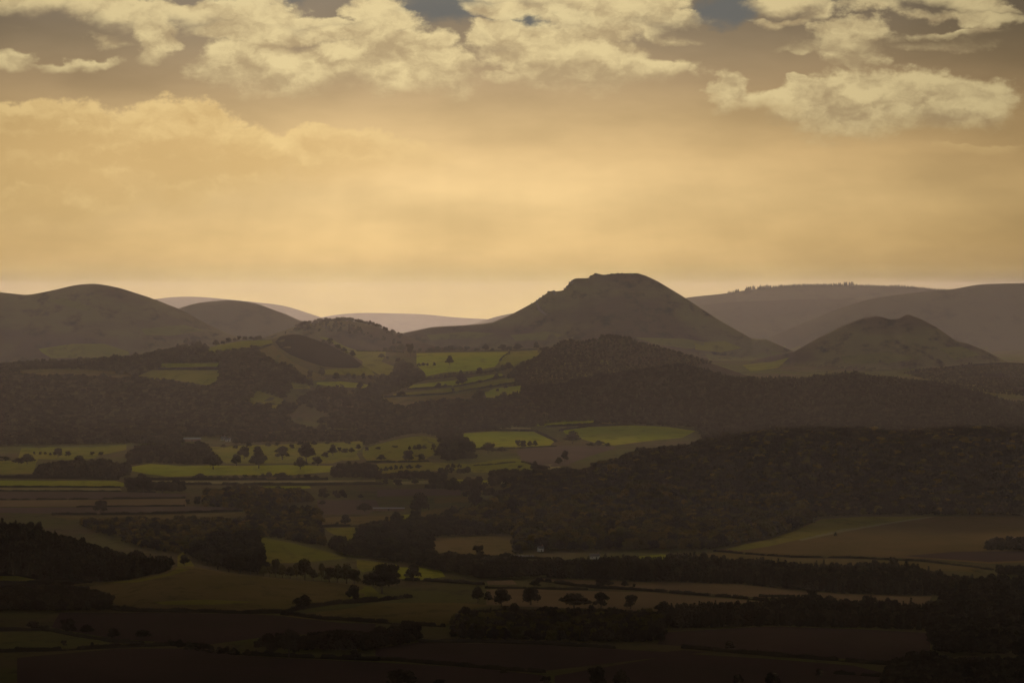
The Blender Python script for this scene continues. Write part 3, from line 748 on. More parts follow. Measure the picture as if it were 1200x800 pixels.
row('tree', 'in the hedge below the large bright field', [(504,445,8,5),(511,444,6,5),(517,443.5,6,6),(522,443,5,5),(527,442.5,6,6),(532,441.5,6,6),(540,442,6,9),(547,440.5,5,6),(552,439.8,4,5),(562,440,9,10),(569,438.5,5,5),(575,438,6,5),(582,437,6,6),(589,436,9,9),(596,434,12,10)])
row('large tree', 'standing on the uppermost sunlit strip', [(541,453,14,16)], shape=0)
row('tree', 'on the three sunlit strips', [(514,456,8,8),(522,454.5,6,5),(531,460.5,6,6),(562,449,6,4),(582,445,8,8),(575,455,6,5),(583,459,4,4),(593,455.5,5,5)])
row('large dark tree', 'at the left of the bright patch below the three strips', [(561,474,16,18)], shape=0)
row('low spreading bush', 'at the left end of the middle sunlit strip', [(470,464,13,6)], shape=6, name='bush', cat='bush', tr=False)
row('tree', 'below the dark knoll beside the bright narrow strip', [(363,444,7,11),(377,441,9,11),(394,446,11,10),(408,446,9,9),(415,445,6,7),(426,446,7,9),(434,445,6,6),(439,446,5,7),(422,456,9,9)])
row('round dark tree', 'in the broken clearing of the left wood', [(314,482,12,11)], shape=0)
row('tree', 'in the olive pasture at the left edge', [(68,536,12,12),(80,535,8,7),(40,533,4,4),(47,533,4,4),(53,533,4,4),(59,534,4,4),(108,534,7,5),(118,534,7,5),(6,541,14,7),(22,544,16,8),(32,544,20,13),(93,546,18,13)])
row('parkland tree', 'on the pasture in mid valley', [(250,550,23,20),(277,546,15,15),(286,538,16,16),(303,549,23,22),(302,532,11,10),(331,539,24,16),(342,526,7,6),(352,550,17,15),(359,541,22,24),(372,546,13,12),(381,537,9,8),(390,534,11,14),(398,530,7,6),(404,531,9,6),(412,531,8,7)], colour='dark')
row('small tree', 'along the upper edge of the parkland pasture', [(262,525,8,5),(276,526,7,5),(292,524,8,6),(314,524,9,6),(325,523,7,5),(352,522,8,6),(368,522,8,6),(384,521,7,5),(408,521,8,6),(420,527,7,7),(428,521,7,6)], colour='dark')
row('tree', 'on the straw strip and pale grass in mid valley', [(452,569,10,8),(466,570,12,9),(486,568,9,8),(508,570,14,12),(519,566,9,8),(548,567,10,9),(580,568,11,10),(596,569,9,8)], colour='dark')
row('tree', 'in the row under the long bright pasture strip', [(228,562,8,5),(235,561,14,7),(247,561,9,4),(257,561,9,4),(266,561.5,9,4),(276,561,9,5),(287,561,9,5),(298,561,9,5),(308,560.5,9,6),(315,560.5,11,8),(324,561,9,7),(331,561,14,8),(340,561,8,5),(350,561.5,9,6),(360,561.5,10,6),(370,561.5,9,5)])
row('round tree', 'standing alone in the striped ploughlands', [(118,602,19,17)], shape=0, tr=True)
row('tree', 'right of the striped ploughlands', [(190,578,18,15),(168,577,20,18),(155,574,12,14),(231,592,9,11),(220,592,7,7),(240,592,9,10)])
row('tree', 'below the striped ploughlands', [(251,616,11,11),(266,616,9,10),(281,617,14,12),(208,610,10,7),(227,611,11,8),(180,610,7,4),(160,609,6,3)], colour='olive')
row('tree', 'on and above the tan green field', [(378,592,10,6),(427,600,20,11),(405,616,13,14),(395,616,5,5),(453,612,8,7)])
row('big dark tree', 'right of the pale roofed shed', [(492,604,28,28)], shape=1)
row('dark tree', 'in front of the pale roofed shed', [(464,614,14,15)], shape=0)
row('tall narrow dark tree', 'beside the small bright glade', [(557,598,16,33)], shape=5)
row('tree', 'on the domed pasture left of the twin fields', [(478,541,14,14),(447,540,12,8),(486,528,6,7),(491,528,8,8),(497,527,7,6),(480,528,4,6),(463,525,10,3),(443,527,7,4),(508,529,7,9),(494,541,9,10),(430,529,5,6)])
row('bush', 'on the long narrow pasture below the domed pasture', [(447,552,5,4),(452,552,6,6),(458,550.5,6,5),(464,550,6,6),(470,549.5,5,5),(480,549,8,5),(490,548.5,8,5),(525,548.5,7,5),(531,548.5,7,6),(538,548,6,5)], shape=6, name='bush', cat='bush')
row('tree', 'along the foot of the left twin field', [(545,533,20,18),(572,531,18,13),(588,530,14,7),(607,524.5,8,9),(613,524.5,8,9),(621,524,7,8),(627,523.5,7,8)])
row('round tree', 'at the left tip of the right twin field', [(671,520,20,16)], shape=1)
row('dark bush', 'along the lower edge of the right twin field', [(693,522,11,4),(702,521.5,13,6),(712,522.5,9,4)], shape=6, name='bush', cat='bush', tr=False)
row('tree', 'beside the pale field at the wooded hill foot', [(627,553,11,13),(609,549,6,4),(655,545,10,10),(662,541,9,14)])
row('tree', 'fronting the dense copse behind the domed field', [(216,663,13,14),(232,656,16,16),(243,662,16,18),(255,667,18,20),(268,670,18,20),(281,672,18,22),(293,673,18,24),(302,673,14,20)], colour='dark')
row('tree', 'in the thin row behind the domed foreground field', [(309,675,11,13),(316,675,9,12),(323,676,11,22),(331,677,12,16),(340,678,13,15),(348,678,12,20),(357,679,19,26),(367,680,12,14),(377,681,11,21),(386,682,14,18),(396,683,16,22),(406,684,20,25),(415,685,16,19)], colour='olive', shape=None)
row('small bush', 'on the hedge right of the left foreground copse', [(145,714,8,6),(157,714.5,6,4),(267,717,3,3)], shape=6, name='bush', cat='bush', tr=False)
row('broad round dark tree', 'on the lower hedge of the pale domed foreground field', [(355,713,28,17)], shape=6, tr=False)
row('upright dark tree', 'on the hedge at the right end of the pale domed field', [(414,706,18,22)], shape=0)
row('very large dark tree', 'in the middle foreground left of the bright green pasture', [(448,695,42,36)], shape=1)
row('dark tree', 'beside the very large foreground tree', [(433,685,18,14),(459,680,20,20)], shape=0)
row('spreading dark tree', 'standing in the bright green pasture', [(484,681,22,21)], shape=1)
row('tree', 'on the lower edge of the rectangular dim field', [(561,652,16,13),(606,651,14,14)])
row('tree', 'standing in the lower tan stubble strip', [(588,711,22,23),(622,709,24,22),(560,706,16,20),(572,706,12,14),(673,713,42,19),(704,714,24,20),(739,714,16,18),(778,718,22,14),(794,716,6,9)], colour='dark')
row('tree', 'standing in the upper tan stubble strip', [(707,689,24,12),(732,688,9,9),(743,689,5,5),(952,703,15,15),(972,706,16,9),(627,688,14,9)])
row('tiny bush', 'alone in the wide ochre field', [(979,628,4,5)], shape=6, name='bush', cat='bush', tr=False)
row('tree', 'along the dark hedge at the lower left', [(80,742,20,18),(102,743,19,12),(133,749,17,14),(167,748,21,11),(38,737,17,10),(55,738,8,6),(20,762.5,6,6),(75,758,9,8),(108,757.5,6,6)], colour='dark')
row('dark bush', 'in the hedge left of the dark foreground copse', [(199,756,10,8),(210,758,13,10),(222,761,14,10),(234,763,12,9),(246,765,10,6),(257,766,10,6),(265,766,13,10),(275,767,12,9),(290,768,12,8)], shape=6, name='bush', cat='bush', tr=False)
row('tree', 'hanging over the hedge below the dark foreground copse', [(339,770,26,34),(416,774,15,14),(318,768,16,16)], shape=0)
row('tree', 'along the bottom hedge in the foreground', [(470,805,42,22),(515,803,16,8),(590,790,10,7),(640,806,16,14),(700,806,22,26),(728,806,22,22),(855,762,15,12),(865,804,14,15),(905,806,20,20),(960,794,13,11),(935,806,6,8)])
# ------------------------------------------------------------------ hedges: each one a bushy bank along a field edge
def hedge(label, pts, h=2.6, dmin=6200, dmax=19000, gap=0.0, mt='leaf_dark'):
    P = []; pts = beyond(pts)
    for (x1, y1), (x2, y2) in zip(pts[:-1], pts[1:]):
        n = max(2, int(math.hypot(x2 - x1, y2 - y1) / 3))
        for j in range(n):
            P.append(ground_at(x1 + (x2 - x1) * j / n, y1 + (y2 - y1) * j / n, dmin, dmax)[:2])
    P.append(ground_at(*pts[-1], dmin, dmax)[:2])
    P = np.array(P)
    seg = np.hypot(*np.diff(P, axis=0).T); ok = np.concatenate([[True], seg > .5]); P = P[ok]
    seg = np.hypot(*np.diff(P, axis=0).T); s = np.concatenate([[0], np.cumsum(seg)]); L = s[-1]
    g = np.arange(0, L, 3.0)
    X = np.interp(g, s, P[:, 0]); Y = np.interp(g, s, P[:, 1])
    X = X + fbm(g / 40, g * 0 + len(label), 3) * 5
    tx, ty = np.gradient(X), np.gradient(Y); q = np.hypot(tx, ty) + 1e-9; nx, ny = -ty / q, tx / q
    Z = terrain(X, Y)
    hh = h * (1 + 1.0 * fbm(g / 9 + 3, g * 0 + len(label) * .37, 3)); hh = hh * np.where(vnoise(g / 14 + 9, g * 0 + len(label) * 1.7) > .82, .25, 1.0); ww = np.maximum(hh * .62, .5)
    prof = [(-1, -.15), (-1.05, .45), (-.55, 1), (.55, 1), (1.05, .45), (1, -.15)]
    v = np.stack([np.column_stack([X + nx * ww * a, Y + ny * ww * a, Z + hh * b]) for a, b in prof], 1)
    n = len(g); idx = np.arange(n * 6).reshape(n, 6)
    f = np.stack([idx[:-1, :-1], idx[1:, :-1], idx[1:, 1:], idx[:-1, 1:]], -1).reshape(-1, 4)
    vs, fs = [v.reshape(-1, 3)], [f]
    pxl = sum(math.hypot(b[0] - a[0], b[1] - a[1]) for a, b in zip(pts[:-1], pts[1:]))
    k = int(min(L * 3.5, pxl * 14))
    u = rng.uniform(0, n - 1.01, k); i = u.astype(int)
    a = rng.uniform(-.3, math.pi + .3, k)
    off = np.cos(a) * ww[i] * 1.1; up = np.maximum(.1, np.sin(a)) * hh[i] * rng.uniform(.7, 1.25, k)
    c = np.column_stack([np.interp(u, np.arange(n), X) + nx[i] * off, np.interp(u, np.arange(n), Y) + ny[i] * off, np.interp(u, np.arange(n), Z) + up])
    nn = np.column_stack([nx[i] * np.cos(a), ny[i] * np.cos(a), np.sin(a)])
    cv, cf = cards(c, nn, .6); vs.append(cv); fs.append(cf + n * 6)
    o = new_obj('hedge', mesh_np('hedge', np.concatenate(vs), np.concatenate(fs), M[mt]))
    tag(o, label, 'hedge', 'hedges between the fields')
HEDGES = [
 ('dark hedge along the lower edge of the large pale domed foreground field', [(131,714),(170,716.5),(240,717.5),(290,719),(330,718),(365,711.5),(400,706.5),(440,702.5)], 3.4),
 ('dark hedge above the dark green centre foreground field, forking from the domed field hedge', [(330,720),(380,726),(440,729.5),(520,734.5)], 3.4),
 ('dark hedge under the wooded knoll at the left edge', [(-8,688),(30,683.5),(80,680.5),(130,680)], 3.2),
 ('lowest long hedge in the left foreground', [(-8,767),(60,762.5),(130,759),(200,756),(237,758),(270,766),(330,769.5),(400,772.5),(445,774)], 3.2),
 ('hedge sloping down past trees in the left foreground', [(40,735.5),(90,746),(130,752),(170,755)], 3.0),
 ('hedge along the bottom of the picture from centre to right of centre', [(400,771),(460,774),(520,779),(580,784),(640,788)], 3.0),
 ('long thin hedge between the two tan stubble strips', [(628,679.5),(660,684.5),(700,689),(740,691),(780,694),(830,698),(880,702),(910,705.5)], 2.8),
 ('left hedge between the green strips in the centre foreground', [(568,689),(600,689.5),(640,690.5),(690,691)], 2.1),
 ('long curving hedge across the wide ochre field', [(838,646),(870,648.8),(930,653),(1000,654),(1080,657.5),(1130,663.5),(1165,668)], 1.9),
 ('dark hedge in the right foreground below the reddish ploughed field', [(800,759),(850,763.5),(900,768),(960,772.5),(1000,776),(1060,780)], 3.2),
 ('short diagonal hedge splitting the large bright field from its neighbour', [(585,424),(591,418),(598,412.5)], 2.1),
 ('skyline hedge above the large bright field', [(498,412.5),(560,412),(640,409)], 2.1),
 ('hedge below the large bright field', [(498,445),(520,442.8),(560,437.5),(592,433)], 2.1),
 ('hedge between the upper and middle sunlit strips', [(478,456.3),(540,452),(592,441.5)], 2.1),
 ('hedge between the middle and lowest sunlit strips', [(450,465.5),(520,462),(570,454),(606,448.5)], 2.1),
 ('hedge on the crest right of the dark knoll', [(418,411.5),(445,412),(475,412.8)], 1.9),
 ('hedge dividing the two olive fields left of the dark knoll', [(284,412.5),(300,409),(320,403.2)], 2.1),
 ('hedge between the two fields in the notch of the left wood', [(186,432.5),(258,432.8)], 3.0),
 ('hedge between bright strip and straw strip at the left edge', [(-8,570.4),(60,570.6),(142,571.2)], 1.9),
 ('hedge above the striped ploughlands', [(-8,575.3),(80,575.6),(145,576),(182,577.2)], 1.9),
 ('hedge between the upper and middle striped ploughlands', [(-8,586.2),(60,585.6),(120,584.8),(218,583.6)], 2.1),
 ('hedge between the middle and lowest striped ploughlands', [(90,594.2),(150,593.6),(218,593)], 1.9),
 ('hedge below the lone round tree in the striped ploughlands', [(60,603.2),(110,603),(180,602.2),(285,599)], 2.8),
 ('dark hedge above the bright strip at the left edge', [(-8,559.5),(60,560.5),(140,562.2)], 4.5),
 ('hedge under the long bright pasture strip', [(150,562.3),(225,562.2),(385,562)], 3.4),
 ('hedge below the long thin pale strip crossing the valley', [(180,568),(240,568),(362,568.6),(450,567.5)], 3.4),
 ('hedge below the tan green field', [(372,617.5),(416,616.4),(462,613.2)], 2.8),
 ('hedge below the rectangular dim field by the white caravans', [(506,651.5),(560,652.5),(600,654),(645,655)], 2.2),
 ('hedge below the bright green pasture in the centre foreground', [(470,679.5),(520,682),(568,685.5)], 3.2),
 ('hedge right of the upright dark tree in the foreground', [(404,707.2),(440,704.8),(482,699.5)], 3.0),
 ('hedge below the domed pasture left of the twin fields', [(430,541.5),(470,541.2),(502,541)], 2.1),
 ('short curved hedge inside the olive field below the twin fields', [(556,546),(580,544.5),(604,541.8)], 1.9),
 ('hedge along the foot of the left twin field', [(556,526.8),(600,525.6),(652,523.4)], 2.1),
 ('hedge on the upper edge of the left twin field', [(540,506.3),(580,504.6),(627,505)], 2.1),
 ('hedge running down the right edge of the left twin field', [(627,505.5),(640,511.5),(652,518)], 2.8),
 ('hedge on the upper edge of the right twin field', [(655,505),(690,499.6),(742,497.4)], 2.8),
 ('hedge below the thin bright strip above the twin fields', [(640,500.4),(670,498.8),(704,496.4)], 2.8),
 ('hedge with dark gaps above the second tree belt on the right', [(890,699.5),(920,700),(936,700.5)], 3.0),
 ('hedge at the foot of the pinkish ploughed field', [(610,541.5),(645,549)], 2.1),
 ('field hedge at the lower right corner', [(980,790),(1040,794),(1100,797)], 3.0),
 ('hedge above the dark green wedge at the left edge', [(-8,740.5),(30,738.5),(60,738.5)], 2.8),
 ('hedge between the dark ploughlands in the centre foreground', [(490,752.3),(560,752.6),(640,755),(720,760)], 3.0),
]
for lab_, pts_, h_ in HEDGES: hedge(lab_, pts_, h_)
# ------------------------------------------------------------------ woods: masses of trees nobody could count, one object each
def kit(name, meshes, with_trunk):
    c = bpy.data.collections.new(name)
    for i, me in enumerate(meshes):
        o = bpy.data.objects.new(f'{name}_{i:02d}', me); c.objects.link(o)
    return c
KITS = {k: kit('kit_' + k, [CROWN[k][i] for i in (0, 1, 2, 3, 4)], False) for k in CROWN}
KITS['conifer'] = kit('kit_conifer', CONIFER, False)
KITS['mixed'] = kit('kit_mixed', [CROWN['dark'][0], CROWN['dark'][1], CROWN['olive'][2], CROWN['olive'][3], CROWN['dark'][5], CONIFER[0]], False)
KITS['autumn'] = kit('kit_autumn', [CROWN['dark'][0], CROWN['olive'][1], CROWN['olive'][0], CROWN['russet'][3], CROWN['russet'][4], CROWN['dark'][4]], False)
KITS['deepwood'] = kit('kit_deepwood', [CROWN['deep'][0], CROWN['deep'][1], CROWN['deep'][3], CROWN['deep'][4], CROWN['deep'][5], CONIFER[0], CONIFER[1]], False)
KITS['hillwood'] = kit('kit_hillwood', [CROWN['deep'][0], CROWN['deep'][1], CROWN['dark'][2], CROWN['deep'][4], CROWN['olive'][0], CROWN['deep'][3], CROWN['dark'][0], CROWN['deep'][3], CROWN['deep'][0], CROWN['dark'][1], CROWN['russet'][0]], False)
KITS['spruce_mix'] = kit('kit_spruce_mix', [CONIFER[0], CONIFER[1], CONIFER[2], CROWN['dark'][5], CROWN['dark'][2]], False)
GN = {}
def scatter_group(kind):
    if kind in GN: return GN[kind]
    g = bpy.data.node_groups.new('trees_' + kind, 'GeometryNodeTree')
    g.interface.new_socket('Geometry', in_out='INPUT', socket_type='NodeSocketGeometry')
    g.interface.new_socket('Geometry', in_out='OUTPUT', socket_type='NodeSocketGeometry')
    N = g.nodes.new; L = g.links.new
    i, o = N('NodeGroupInput'), N('NodeGroupOutput')
    mp = N('GeometryNodeMeshToPoints'); L(i.outputs[0], mp.inputs[0])
    ci = N('GeometryNodeCollectionInfo'); ci.inputs[0].default_value = KITS[kind]; ci.inputs[1].default_value = True; ci.inputs[2].default_value = True
    ip = N('GeometryNodeInstanceOnPoints'); L(mp.outputs[0], ip.inputs['Points']); L(ci.outputs[0], ip.inputs['Instance'])
    ip.inputs['Pick Instance'].default_value = True
    def attr(nm, ty):
        a = N('GeometryNodeInputNamedAttribute'); a.data_type = ty; a.inputs[0].default_value = nm
        return a.outputs[0]
    L(attr('pick', 'INT'), ip.inputs['Instance Index'])
    L(attr('scl', 'FLOAT_VECTOR'), ip.inputs['Scale'])
    L(attr('rot', 'FLOAT_VECTOR'), ip.inputs['Rotation'])
    L(ip.outputs[0], o.inputs[0])
    GN[kind] = g
    return g
FPOLY = [beyond(p) for _, _, p in FIELDS] + [[(211,512),(274,512),(274,520),(211,520)]]      # the barn yard stays open
WOOD_COUNT = {}
def wood(label, kind, poly, dmin, dmax, space=8.5, hs=(9, 13), thin=0.0, name='woodland', width=1.0, avoid=True):
    poly = beyond(poly)
    xs = [p[0] for p in poly]; lo, hi = min(xs), max(xs)
    x0 = min((lo - 600) / F * dmin, (lo - 600) / F * dmax); x1 = max((hi - 600) / F * dmin, (hi - 600) / F * dmax)
    X, Y = np.meshgrid(np.arange(x0, x1, space), np.arange(dmin, dmax, space)); X, Y = X.ravel(), Y.ravel()
    X = X + rng.uniform(-.42, .42, X.size) * space; Y = Y + rng.uniform(-.42, .42, X.size) * space
    Z = terrain(X, Y); px, py = proj(X, Y, Z)
    k = in_poly(px, py, poly)
    if thin: k &= (fbm(X / 60, Y / 110, 3) + .5 > thin) 
    X, Y, Z, px, py = (a[k] for a in (X, Y, Z, px, py))
    if avoid:                                            # no tree stands in a field or hides one
        k = np.ones(len(X), bool)
        for p in FPOLY:
            for up_ in (0, .45, .8): k &= ~in_poly(px, py - up_ * hs[0] * F / Y, p)
        X, Y, Z = X[k], Y[k], Z[k]
    n = len(X); WOOD_COUNT[label] = n
    h = rng.uniform(hs[0], hs[1], n) * (1 + .9 * fbm(X / 38, Y / 60, 3)) * np.where(rng.random(n) < .06, 1.3, 1); w = h * rng.uniform(.75, 1.2, n) * width
    me = bpy.data.meshes.new(name); me.vertices.add(n); me.vertices.foreach_set('co', np.column_stack([X, Y, Z - .6]).astype(np.float32).ravel())
    a = me.attributes.new('scl', 'FLOAT_VECTOR', 'POINT'); a.data.foreach_set('vector', np.column_stack([w, w, h]).astype(np.float32).ravel() / 10)
    a = me.attributes.new('rot', 'FLOAT_VECTOR', 'POINT'); a.data.foreach_set('vector', np.column_stack([rng.normal(0, .06, n), rng.normal(0, .06, n), rng.uniform(0, 6.28, n)]).astype(np.float32).ravel())
    m = len(KITS[kind].objects)
    a = me.attributes.new('pick', 'INT', 'POINT'); a.data.foreach_set('value', rng.integers(0, m, n).astype(np.int32))
    o = new_obj(name, me)
    md = o.modifiers.new('trees', 'NODES'); md.node_group = scatter_group(kind)
    tag(o, label, None, None, 'stuff')
wood('dark wood covering the long rise on the left', 'dark',
     [(-10,421),(50,420),(100,422),(180,418),(235,408),(258,407),(300,410),(320,420),(345,432),(362,442),(366,455),(340,458),(330,470),(345,480),(300,519),(240,523),(150,520),(20,522),(-10,530)], 13600, 15750, 8.5, (8,12), width=1.15)
wood('dark wood and thickets filling the valley below the sunlit strips', 'dark',
     [(340,478),(372,457),(430,460),(450,474),(480,478),(510,474),(555,474),(612,462),(640,494),(640,500),(560,506),(538,512),(553,526),(558,538),(522,541),(512,534),(518,520),(513,512),(495,508),(470,511),(440,519),(425,525),(405,518),(300,519)], 12600, 15600, 9, (7,11), 0.38)
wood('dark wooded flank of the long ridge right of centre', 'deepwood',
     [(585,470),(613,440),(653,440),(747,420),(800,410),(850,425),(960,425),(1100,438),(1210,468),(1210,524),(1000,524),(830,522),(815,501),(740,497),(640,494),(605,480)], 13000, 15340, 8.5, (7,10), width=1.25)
wood('line of dark conifers along the skyline of the long wooded ridge', 'conifer', [(745,400),(1000,420),(1210,460),(1210,500),(745,500)], 15290, 15345, 7, (8,12), name='conifer_plantation')
wood('broadleaf wood with golden crowns on the spur at right', 'autumn',
     [(560,605),(600,585),(640,565),(700,535),(760,525),(850,535),(900,565),(945,596),(945,618),(930,621),(900,631),(870,637),(840,644),(800,652),(740,650),(690,652),(640,645),(610,650),(602,630),(560,622),(530,612)], 10300, 11520, 10, (11,17), width=1.1)
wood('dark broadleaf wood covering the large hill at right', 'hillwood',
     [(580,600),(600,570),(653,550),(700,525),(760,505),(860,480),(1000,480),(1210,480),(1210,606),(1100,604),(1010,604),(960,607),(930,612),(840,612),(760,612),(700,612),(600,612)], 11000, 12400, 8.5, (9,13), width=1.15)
wood('dark mixed wood on the low knoll at the left edge', 'spruce_mix',
     [(-10,596),(40,602),(80,614),(120,630),(160,643),(205,653),(207,665),(190,671),(150,679),(100,682),(60,680),(20,674),(-10,674)], 9250, 9790, 7, (11,16))
wood('wood with autumn tinted crowns in the middle of the left valley', 'autumn',
     [(240,580),(300,576),(345,575),(365,587),(372,605),(375,625),(380,641),(345,635),(310,628),(298,640),(240,648),(214,650),(170,643),(130,630),(95,616),(70,609),(100,610),(150,611),(200,612),(240,607),(290,607),(292,598),(240,594)], 9900, 12600, 8.5, (7,11), 0.38)
wood('dark tree belt across the centre below the pale roofed shed', 'dark',
     [(385,642),(416,637),(425,622),(460,616),(490,611),(530,606),(560,604),(600,612),(625,640),(603,634),(600,627),(515,629),(505,632),(506,651),(560,653),(592,655),(598,666),(640,668),(640,676),(600,678),(570,680),(520,670),(490,663),(465,659),(430,654),(408,652)], 9400, 11800, 8.5, (9,13))
wood('belt of dark spruces crossing the right foreground', 'spruce_mix',
     [(640,668),(700,667),(740,666),(800,662),(850,667),(930,671),(1000,675),(1060,678),(1110,684),(1150,690),(1206,690),(1206,700),(1100,698),(985,695),(860,683.5),(760,681),(640,677)], 8900, 10500, 6.5, (10,15), name='conifer_belt')
wood('second tree belt below the tan stubble strips on the right', 'spruce_mix',
     [(780,722),(800,718),(830,717),(905,713),(950,712),(1000,716),(1050,718),(1085,718),(1085,738),(1000,735),(900,733),(790,736),(770,728)], 8200, 9300, 7, (9,13))
wood('dark wood closing the right edge of the foreground', 'dark',
     [(1110,704),(1206,698),(1206,772),(1100,766),(1090,745),(1088,722)], 7600, 9300, 8.5, (9,14), 0.22)
wood('dark copse in the centre foreground', 'mixed',
     [(530,733),(560,726),(640,724),(700,724),(765,728),(776,740),(775,752),(640,751),(535,748)], 7900, 9000, 7, (9,13), name='copse')
wood('dark rounded copse at the left edge of the foreground', 'dark',
     [(-10,700),(15,699),(60,700),(100,702),(118,706),(128,712),(128,716),(0,716),(-10,716)], 8700, 9350, 7, (10,14), name='copse')
wood('dark copse left of centre in the foreground', 'dark',
     [(302,752),(330,750),(440,747),(485,744),(490,752),(450,764),(400,764),(340,762),(300,760)], 7700, 8600, 7.5, (10,14), name='copse')
wood('black wood in the bottom right corner', 'dark', [(1040,792),(1060,786),(1100,783),(1195,783),(1206,786),(1206,810),(1040,810)], 6500, 8000, 7.5, (10,14))
wood('small clump around the white farmhouse at the right edge', 'dark', [(1158,642),(1206,640),(1206,648),(1158,645)], 9800, 10700, 7, (8,12), name='copse', avoid=False)
wood('small dark clump below the farmhouse at the right edge', 'dark', [(1167,670),(1206,668),(1206,676),(1170,674)], 9000, 10300, 7, (7,10), name='copse', avoid=False)
wood('dark trees above the bright strip at the left edge', 'dark', [(45,550),(80,547),(120,545),(150,550),(152,557),(140,562),(60,560.5),(0,560),(-8,557),(40,557)], 11500, 13600, 9, (7,11), 0.3)
wood('dark clump right of the bright strip at the left edge', 'dark', [(148,568),(165,562),(178,568),(215,572),(215,577),(180,577),(148,576)], 11300, 13000, 9, (8,11), 0.3, name='copse')
wood('dark wood beside the parkland pasture', 'dark', [(150,538),(160,528),(240,526),(250,535),(245,545),(175,543),(152,546)], 12200, 14000, 9, (7,11), 0.25)
wood('dark clump right of the parkland pasture', 'dark', [(388,553),(410,547),(440,548),(442,562),(390,560)], 11500, 13500, 9, (7,10), 0.3, name='copse')
wood('dark tree band in mid valley below the narrow pasture', 'dark', [(440,558),(500,554),(548,553),(575,556),(620,554),(640,558),(655,562),(640,568),(612,568),(570,571),(525,569),(505,567),(505,562),(440,562)], 11200, 13300, 9, (6,10), 0.47)
wood('scattered trees left of the spur wood in mid valley', 'dark', [(365,576),(440,571),(505,570),(525,571),(560,573),(600,571),(645,569),(640,590),(600,600),(570,600),(560,590),(530,591),(490,599),(470,590),(440,584),(375,584)], 10800, 12600, 9.5, (6,10), 0.62)
wood('dark clump at the left end of the three sunlit strips', 'dark', [(450,433),(470,428),(482,431),(497,439),(497,447),(478,454),(455,462),(440,465),(423,460),(440,448)], 14300, 16500, 8.5, (7,10), 0.2, name='copse')
wood('scattered trees on top of the dark humped ridge', 'dark', [(640,412),(655,385),(765,385),(770,402),(700,396),(660,404)], 16600, 16740, 9, (5,9), 0.35)
wood('dark scrub wood covering the face of the humped ridge', 'dark', [(592,444),(615,422),(640,406),(680,392),(760,395),(800,410),(840,425),(760,440),(690,450),(655,458),(613,458),(598,450)], 15200, 16690, 8, (3.5,6))
wood('dense dark copse behind the domed foreground field', 'dark', [(226,654),(250,640),(300,634),(306,650),(304,673),(270,668),(240,660)], 9650, 11300, 8, (12,16), name='copse', avoid=False)
wood('trees on top of the low dark hill before the valley gap', 'dark', [(345,370),(420,360),(480,385),(470,404),(345,404)], 17680, 17960, 13, (5,8), 0.40)
wood('trees at the foot of the big smooth hill on the left', 'dark', [(225,385),(290,392),(320,404),(300,412),(200,418)], 15900, 17900, 14, (7,11), 0.5)
wood('dark scrub on the slope right of the twin peaked hill', 'dark', [(1060,438),(1100,430),(1130,425),(1180,421),(1206,424),(1206,472),(1150,460),(1090,446)], 15450, 17400, 9, (3,6), 0.36)
wood('tall line of far conifers on the plateau skyline', 'conifer', [(853,300),(866,300),(866,420),(853,420)], 25930, 25990, 9, (5,10), name='conifer_plantation', width=.9)
wood('second tall clump of far conifers on the plateau skyline', 'conifer', [(873,300),(886,300),(886,420),(873,420)], 25930, 25990, 8, (6,12), name='conifer_plantation', width=.9)
wood('long thin line of far conifers on the plateau skyline', 'conifer', [(888,300),(988,300),(988,420),(888,420)], 25930, 25990, 7, (4,8), 0.15, name='conifer_plantation', width=1.2)
wood('tallest clump of far conifers in the middle of the plateau skyline', 'conifer', [(989,300),(1001,300),(1001,420),(989,420)], 25930, 25990, 8, (6,12), name='conifer_plantation', width=.9)
wood('low far conifers on the right part of the plateau skyline', 'conifer', [(1001,300),(1130,300),(1130,420),(1001,420)], 25930, 25990, 8, (2.5,6), 0.2, name='conifer_plantation', width=1.1)
print('WOODS', sum(WOOD_COUNT.values()), WOOD_COUNT)
